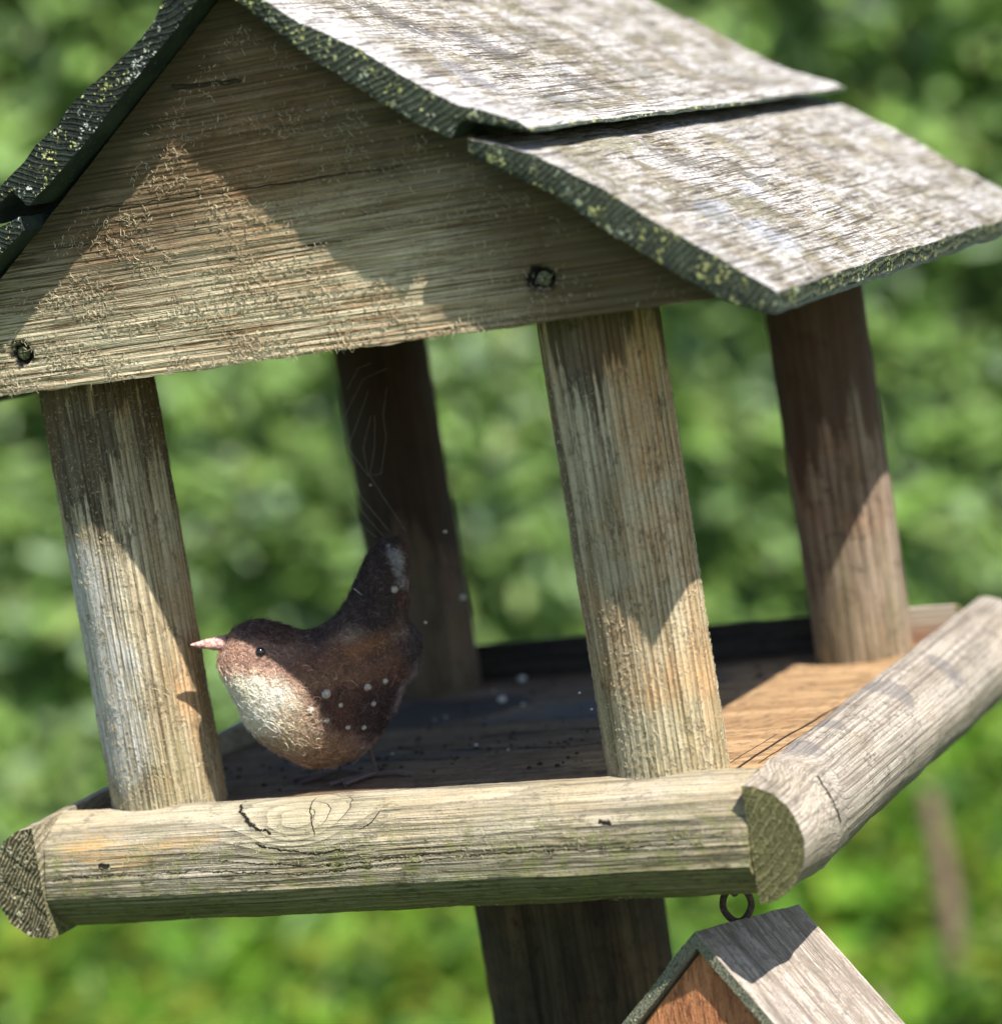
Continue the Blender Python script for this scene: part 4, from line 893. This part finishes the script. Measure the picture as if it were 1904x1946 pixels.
def panel(name, o, e1, e2, e3, l1, l2, l3, mats, parent, seed, n1=40, n2=40, frontmi=1):
    """box from corner o with edges e1*l1 (across the slope), e2*l2 (along the ridge), e3*l3 (thickness), split into a grid"""
    V = []; F = []; MI = []; ix = {}
    def vid(a, b, c):
        if (a, b, c) not in ix:
            p = o + e1 * (l1 * a / n1) + e2 * (l2 * b / n2) + e3 * (l3 * c / 3)
            q = 0.0004 * nz(p, 90, seed) + 0.0002 * nz(p, 420, seed + 1); p = p + e3 * q + e2 * (q * 1.2 if b in (0, n2) else 0) + e1 * (q if a in (0, n1) else 0)
            ix[(a, b, c)] = len(V); V.append(tuple(p))
        return ix[(a, b, c)]
    for a in range(n1):
        for b in range(n2):
            for c in (0, 3): F.append((vid(a, b, c), vid(a + 1, b, c), vid(a + 1, b + 1, c), vid(a, b + 1, c))); MI.append(0)
    for a in range(n1):
        for c in range(3):
            for b in (0, n2): F.append((vid(a, b, c), vid(a + 1, b, c), vid(a + 1, b, c + 1), vid(a, b, c + 1))); MI.append(frontmi)
    for b in range(n2):
        for c in range(3):
            for a in (0, n1): F.append((vid(a, b, c), vid(a, b + 1, c), vid(a, b + 1, c + 1), vid(a, b, c + 1))); MI.append(frontmi)
    ob = mesh(name, V, F, mats, parent, mi=MI)
    import bmesh as bm_
    b = bm_.new(); b.from_mesh(ob.data); bm_.ops.recalc_face_normals(b, faces=b.faces); b.to_mesh(ob.data); b.free()
    return auto(ob, 40)
Fp = A0 - hv * (Ln / 2)
dr = (nv * math.cos(pt) + dn * math.sin(pt)).normalized(); dl = (-nv * math.cos(pt) + dn * math.sin(pt)).normalized()
nr_ = dr.cross(hv); nr_ = nr_ if nr_.dot(dn) > 0 else -nr_; nl_ = dl.cross(hv); nl_ = nl_ if nl_.dot(dn) > 0 else -nl_
panel('roof_panel', Fp, dr, hv, nr_, 0.095, Ln, 0.0042, [M_hroof, M_hedge_], house, 1.0)
panel('roof_panel', Fp + dl * 0.0044, dl, hv, nl_, 0.084, Ln, 0.0045, [M_hroof, M_hedge_], house, 5.0)
# body: front and back gable walls, two side walls, a floor
inset = 0.0035; Wb = 0.046; topo = A0 + dn * 0.0085
def wallpoly(pts, nrm_, th, name, mat):
    P1 = [p for p in pts]; P2 = [p + nrm_ * th for p in pts]; k = len(pts); V = [tuple(p) for p in P1 + P2]
    F = [tuple(range(k)), tuple(range(2 * k - 1, k - 1, -1))] + [(i, k + i, k + (i + 1) % k, (i + 1) % k) for i in range(k)]
    return auto(mesh(name, V, F, mat, house), 30)
for sg in (-1, 1):
    c = topo + hv * (sg * (Ln / 2 - inset)); a = Wb * math.tan(pt)
    pent = [c, c + nv * Wb + dn * a, c + nv * Wb + dn * 0.085, c - nv * Wb + dn * 0.085, c - nv * Wb + dn * a]
    wallpoly(pent, hv * (-sg), 0.006, 'front_wall' if sg < 0 else 'back_wall', M_hfront)
a = Wb * math.tan(pt)
for sg in (-1, 1):
    c = topo + nv * (sg * (Wb - 0.0065)) + dn * (a + 0.002)
    l = Ln / 2 - inset - 0.0065
    wallpoly([c + hv * l, c - hv * l, c - hv * l + dn * 0.03, c + hv * l + dn * 0.03], nv * sg, 0.006, 'side_wall', M_hfront)
# entrance would be lower, outside the frame. ring screw in the ridge and the eye under the tray
seye = []
rc = Vector((0.1305, 0.007, -0.0462)); uax = Vector((R0[0], R0[1], 0)); ring = []
for k in range(28):
    a = 2 * math.pi * k / 28; tp = 0.0044 * math.sin(a) * (1.0 if math.cos(a) > 0 else 1.0)
    w_ = 0.0056 if math.cos(a) > -0.2 else 0.0056 * (1 + 0.25 * (math.cos(a) + 0.2))
    ring.append(rc + uax * (w_ * math.sin(a)) + Vector((0, 0, 0.0070 * math.cos(a))))
V, F = join([tube(ring, 0.0014, 10, closed=True), tube([rc + Vector((0, 0, -0.0058)), rc + Vector((0.0002, 0, -0.0085)), A0 + dn * 0.006], 0.0012, 10)])
mesh('ring_screw', V, F, M_rust, house)
hook = []
for k in range(15):
    a = math.pi * (-0.15 + 1.3 * k / 14); hook.append(Vector((0.1305, 0.007 + 0.0036 * math.cos(a), -0.0395 - 0.0034 * math.sin(a) + 0.001)))
V, F = join([tube(hook, 0.0011, 8), tube([(0.1305, 0.007, -0.0350), (0.1305, 0.007, -0.0385)], 0.0036, 16), tube([(0.1305, 0.007, -0.0085), (0.1305, 0.007, -0.0360)], 0.0018, 8)])
mesh('hook', V, F, M_rust, table)

# ------------------------------------------------------------------ cobweb
web = []
def px_ray_point(u, v, fwd):
    d = RC @ np.array([(u - 952) / FPX, 1, (973 - v) / FPX]); t = (fwd - F0 @ CAM) / (F0 @ d); return CAM + d * t
N = NT('spider_silk'); M_silk = N.out((0.75, 0.75, 0.78), 0.4, spec=0.6)
wf = 0.075
lines = [[(700, 742), (676, 812), (660, 850)], [(705, 790), (690, 850), (700, 905)], [(712, 790), (712, 850), (702, 905)], [(735, 735), (728, 790), (734, 830), (724, 900)], [(660, 740), (680, 700), (706, 690)],
         [(668, 905), (690, 950), (740, 1010)], [(664, 930), (690, 975), (728, 1018)], [(662, 955), (684, 995), (716, 1022)], [(703, 905), (735, 955), (772, 1010)],
         [(660, 850), (700, 905), (724, 900)], [(650, 800), (690, 720), (735, 700)]]
parts = []
for L_ in lines:
    parts.append(tube([px_ray_point(u, v, wf) for u, v in L_], 0.000022, 4))
o = mesh('cobweb', *join(parts), M_silk, None, loc=tuple(px_ray_point(700, 900, wf)))
tag(o, 'thin torn cobweb stretched in front of the dark back left post above the bird tail', 'cobweb')
parts = [tube(spline([px_ray_point(672, 1118, 0.036), px_ray_point(720, 1158, 0.040), px_ray_point(770, 1198, 0.046)], 10), 0.00008, 5)]
o = mesh('silk_thread', *join(parts), M_silk, None, loc=tuple(px_ray_point(720, 1158, 0.04)))
tag(o, 'single pale silk thread lying slantwise across the base of the felt tail', 'thread')
parts = [tube([px_ray_point(1018, 692, -0.03 + 0.055), px_ray_point(1100, 703, 0.022), px_ray_point(1180, 712, 0.022), px_ray_point(1245, 722, 0.03)], 0.00005, 4), tube([px_ray_point(1035, 735, 0.02), px_ray_point(1100, 800, 0.022)], 0.00004, 4), tube([px_ray_point(1020, 705, 0.02), px_ray_point(1060, 850, 0.022)], 0.00004, 4)]
o = mesh('cobweb', *join(parts), M_silk, None, loc=tuple(px_ray_point(1100, 703, 0.022)))
tag(o, 'few fine web strands across the top of the front right post', 'cobweb')

# ------------------------------------------------------------------ crumbs: pale seed husks and fluff, tiny single lumps
N = NT('pale_husk'); M_husk = N.out((0.62, 0.60, 0.54), 0.8)
N = NT('dark_crumb'); M_crumb = N.out((0.045, 0.03, 0.02), 0.9)
def lump(P, r, seed):
    V = []; F = []
    for j in range(5):
        p_ = math.pi * j / 4
        for k in range(7):
            a = 2 * math.pi * k / 7; q = Vector((math.sin(p_) * math.cos(a), math.sin(p_) * math.sin(a), math.cos(p_) * 0.7)); q *= r * (1 + 0.4 * nz(q, 1.5, seed)); V.append(tuple(Vector(P) + q))
    for j in range(4):
        for k in range(7): k2 = (k + 1) % 7; F.append((j * 7 + k, (j + 1) * 7 + k, (j + 1) * 7 + k2, j * 7 + k2))
    return V, F
parts = []
for u, v, fw, r in ((1233, 745, 0.028, 0.0008), (704, 922, 0.075, 0.0005), (846, 1010, 0.09, 0.0009), (808, 1183, 0.06, 0.0008), (880, 1135, 0.20, 0.0014), (1101, 1317, 0.03, 0.0006), (1124, 1348, 0.03, 0.0006), (1280, 1035, 0.03, 0.0005), (1140, 1196, 0.022, 0.0007)):
    parts.append(lump(px_ray_point(u, v, fw), r, u))
o = mesh('fluff', *join(parts), M_husk, None, loc=tuple(px_ray_point(846, 1010, 0.09))); tag(o, 'tiny white specks of fluff caught on threads round the posts and the felt bird', 'fluff', kind='stuff')
parts = []
for i in range(12):
    x = random.uniform(-0.08, 0.13); y = random.uniform(0.06, 0.27); parts.append(lump((x, y, floor_z(y) + 0.0006), random.uniform(0.0005, 0.0010), i))
for u, v in ((1062, 1248), (990, 1281), (954, 1328)):
    d = RC @ np.array([(u - 952) / FPX, 1, (973 - v) / FPX]); t = (0.004 - CAM[2]) / d[2]; q = CAM + d * t; parts.append(lump((q[0], q[1], floor_z(q[1]) + 0.002), 0.0022, u))
o = mesh('seed_husks', *join(parts), M_husk, None, loc=(0.02, 0.15, 0)); tag(o, 'pale seed husks scattered over the tray floor behind the felt bird', 'seed husks', kind='stuff')

parts = []
for i in range(170):
    x = random.uniform(XL + 0.01, 0.075); y = random.choice((random.gauss(0.075, 0.02), random.uniform(0.03, 0.27)))
    parts.append(lump((x, max(0.0, min(0.275, y)), floor_z(y) + 0.0004), random.uniform(0.0004, 0.0013), i + 100))
o = mesh('crumbs', *join(parts), M_crumb, None, loc=(0.0, 0.12, 0)); tag(o, 'dark crumbs and bits of soil scattered on the wooden tray floor', 'crumbs', kind='stuff')
# ------------------------------------------------------------------ garden: lawn, ground cover, hedge, stake
def lawn():
    N = NT('lawn'); w, P = N.coords((0, 0, 0), False); n = N.noise(P, 3, 5, 0.6); f = N.noise(P, 60, 4, 0.7)
    c = N.mix(N.sm(n, 0.4, 0.6), (0.045, 0.075, 0.018), (0.075, 0.12, 0.03)); c = N.mix(N.sm(f, 0.55, 0.7), c, (0.05, 0.035, 0.02)); return N.out(c, 0.9, f, dist=0.02)
o = mesh('ground', [(-60, -60, GROUND), (60, -60, GROUND), (60, 60, GROUND), (-60, 60, GROUND)], [(0, 1, 2, 3)], lawn(), None, smooth=False); o['kind'] = 'structure'
M_leaf = tint_mat('leaf_surface', 0.5, trans=0.45, spec=0.4)
def leaves(n, fn, size, pal, name, parent=None, loc=None, seed=0):
    rg = np.random.default_rng(seed); P, Nn = fn(rg, n); n = len(P)
    Nn = unit(Nn + rg.normal(0, 0.55, (n, 3))); T = unit(np.cross(Nn, rg.normal(0, 1, (n, 3)))); B = np.cross(Nn, T)
    s = rg.uniform(*size, n)[:, None]; w = s * rg.uniform(0.5, 0.75, (n, 1))
    tip = P + T * s; bas = P - T * s * 0.8; lf = P + B * w * 0.6 + Nn * s * 0.16; rt = P - B * w * 0.6 + Nn * s * 0.16; l2 = P + T * s * 0.45 + B * w * 0.45 + Nn * s * 0.1; r2 = P + T * s * 0.45 - B * w * 0.45 + Nn * s * 0.1
    V = np.stack([bas, P, tip, lf, rt, l2, r2], 1).reshape(-1, 3)
    b = (np.arange(n) * 7)[:, None]; F = np.concatenate([b + np.array([[0, 1, 3]]), b + np.array([[3, 1, 5]]), b + np.array([[5, 1, 2]]), b + np.array([[0, 4, 1]]), b + np.array([[4, 6, 1]]), b + np.array([[6, 2, 1]])], 0)
    pal = np.array(pal); c = pal[rg.integers(0, len(pal), n)] * rg.uniform(0.65, 1.35, (n, 1))
    o = mesh(name, V, F, M_leaf, parent, smooth=False, colors=np.repeat(c, 7, 0), loc=loc); o['kind'] = 'stuff'; return o
HD = 7.4
def hedge_pts(rg, n):
    a = rg.uniform(-3.8, 3.8, n); z = rg.uniform(GROUND, 1.7, n); P0 = np.c_[a, z]
    f = np.array([mnoise.noise(Vector((p[0] * 1.7, p[1] * 1.7, 3))) * 0.10 + mnoise.noise(Vector((p[0] * 5, p[1] * 5, 8))) * 0.07 for p in P0])
    dep = HD + f * 1.3 + rg.exponential(0.07, n)
    P = CAM[None] * np.array([[1, 1, 0]]) + R0[None] * a[:, None] + F0[None] * dep[:, None] + np.array([[0, 0, 1.0]]) * z[:, None]
    return P, np.tile(-F0 * 0.55 + np.array([0.45, -0.2, 0.75]), (n, 1))
hc = CAM * np.array([1, 1, 0]) + F0 * (HD + 0.4) + np.array([0, 0, GROUND])
hedge = empty('garden_hedge', tuple(hc)); tag(hedge, 'tall leafy green hedge out of focus, filling the background behind the bird table', 'hedge')
leaves(26000, hedge_pts, (0.045, 0.10), [(0.18, 0.30, 0.06), (0.20, 0.34, 0.075), (0.14, 0.24, 0.06), (0.22, 0.36, 0.08), (0.19, 0.30, 0.10), (0.20, 0.28, 0.08), (0.26, 0.36, 0.20)], 'foliage', hedge, seed=3)
def core():
    N = NT('hedge_twigs'); w, P = N.coords((0, 0, 0)); n = N.noise(P, 9, 4, 0.6); return N.out(N.mix(N.sm(n, 0.4, 0.6), (0.10, 0.17, 0.035), (0.16, 0.26, 0.06)), 0.9)
V = []; F = []; nx, nz_ = 50, 24
for j in range(nz_ + 1):
    for i in range(nx + 1):
        a = -3.8 + 7.6 * i / nx; z = GROUND + (1.6 - GROUND) * j / nz_; d = HD + 0.24 + 0.10 * nz((a, z, 0), 1.3, 2)
        V.append(tuple(CAM * np.array([1, 1, 0]) + R0 * a + F0 * d + np.array([0, 0, z])))
for j in range(nz_):
    for i in range(nx): a = j * (nx + 1) + i; F.append((a, a + 1, a + nx + 2, a + nx + 1))
n0 = len(V); V += [tuple(np.array(v) + F0 * 0.7) for v in V[:n0]]; F += [tuple(q + n0 for q in f[::-1]) for f in F]
mesh('inner_twigs', V, F, core(), hedge)
def cover_pts(rg, n):
    a = rg.uniform(-2.6, 2.6, n); d = rg.uniform(5.0, HD + 0.1, n); hgt = 0.16 + 0.14 * np.array([mnoise.noise(Vector((p * 3, q * 3, 1))) for p, q in zip(a, d)])
    z = GROUND + np.clip(hgt, 0.05, 1) * rg.uniform(0.3, 1, n)
    return CAM[None] * np.array([[1, 1, 0]]) + R0[None] * a[:, None] + F0[None] * d[:, None] + np.array([[0, 0, 1.0]]) * z[:, None], np.tile(np.array([0, 0, 1.0]), (n, 1))
gc = leaves(11000, cover_pts, (0.045, 0.085), [(0.11, 0.25, 0.02), (0.16, 0.30, 0.025), (0.06, 0.13, 0.02), (0.20, 0.25, 0.03)], 'ground_cover', None, loc=tuple(CAM * np.array([1, 1, 0]) + F0 * 5 + np.array([0, 0, GROUND])), seed=9)
tag(gc, 'bright green ground cover leaves growing in front of the hedge', 'ground cover')
# thin brown stem at the right, blurred
def stem_mat():
    N = NT('brown_bark'); w, P = N.coords((0, 0, 0)); n = N.noise(P, 30, 4, 0.6); return N.out(N.mix(n, (0.10, 0.07, 0.045), (0.17, 0.12, 0.08)), 0.9, n, dist=0.01)
sb = px_ray_point(1870, 2300, float(F0 @ CAM) + 5.15); st_ = px_ray_point(1768, 1530, float(F0 @ CAM) + 5.3)
sb2 = sb + (sb - st_) * ((GROUND - sb[2]) / (sb[2] - st_[2])) if sb[2] != st_[2] else sb
V, F = tube(spline([sb2, sb2 * 0.5 + st_ * 0.5 + np.array([0.01, 0, 0]), st_, st_ + (st_ - sb2) * 0.05], 24), 0.026, 10, taper=lambda t: 1.0 - 0.45 * t)
o = mesh('bare_stem', V, F, stem_mat(), None, loc=tuple(sb2)); tag(o, 'thin bare brown stem blurred in front of the hedge at the right', 'stem')
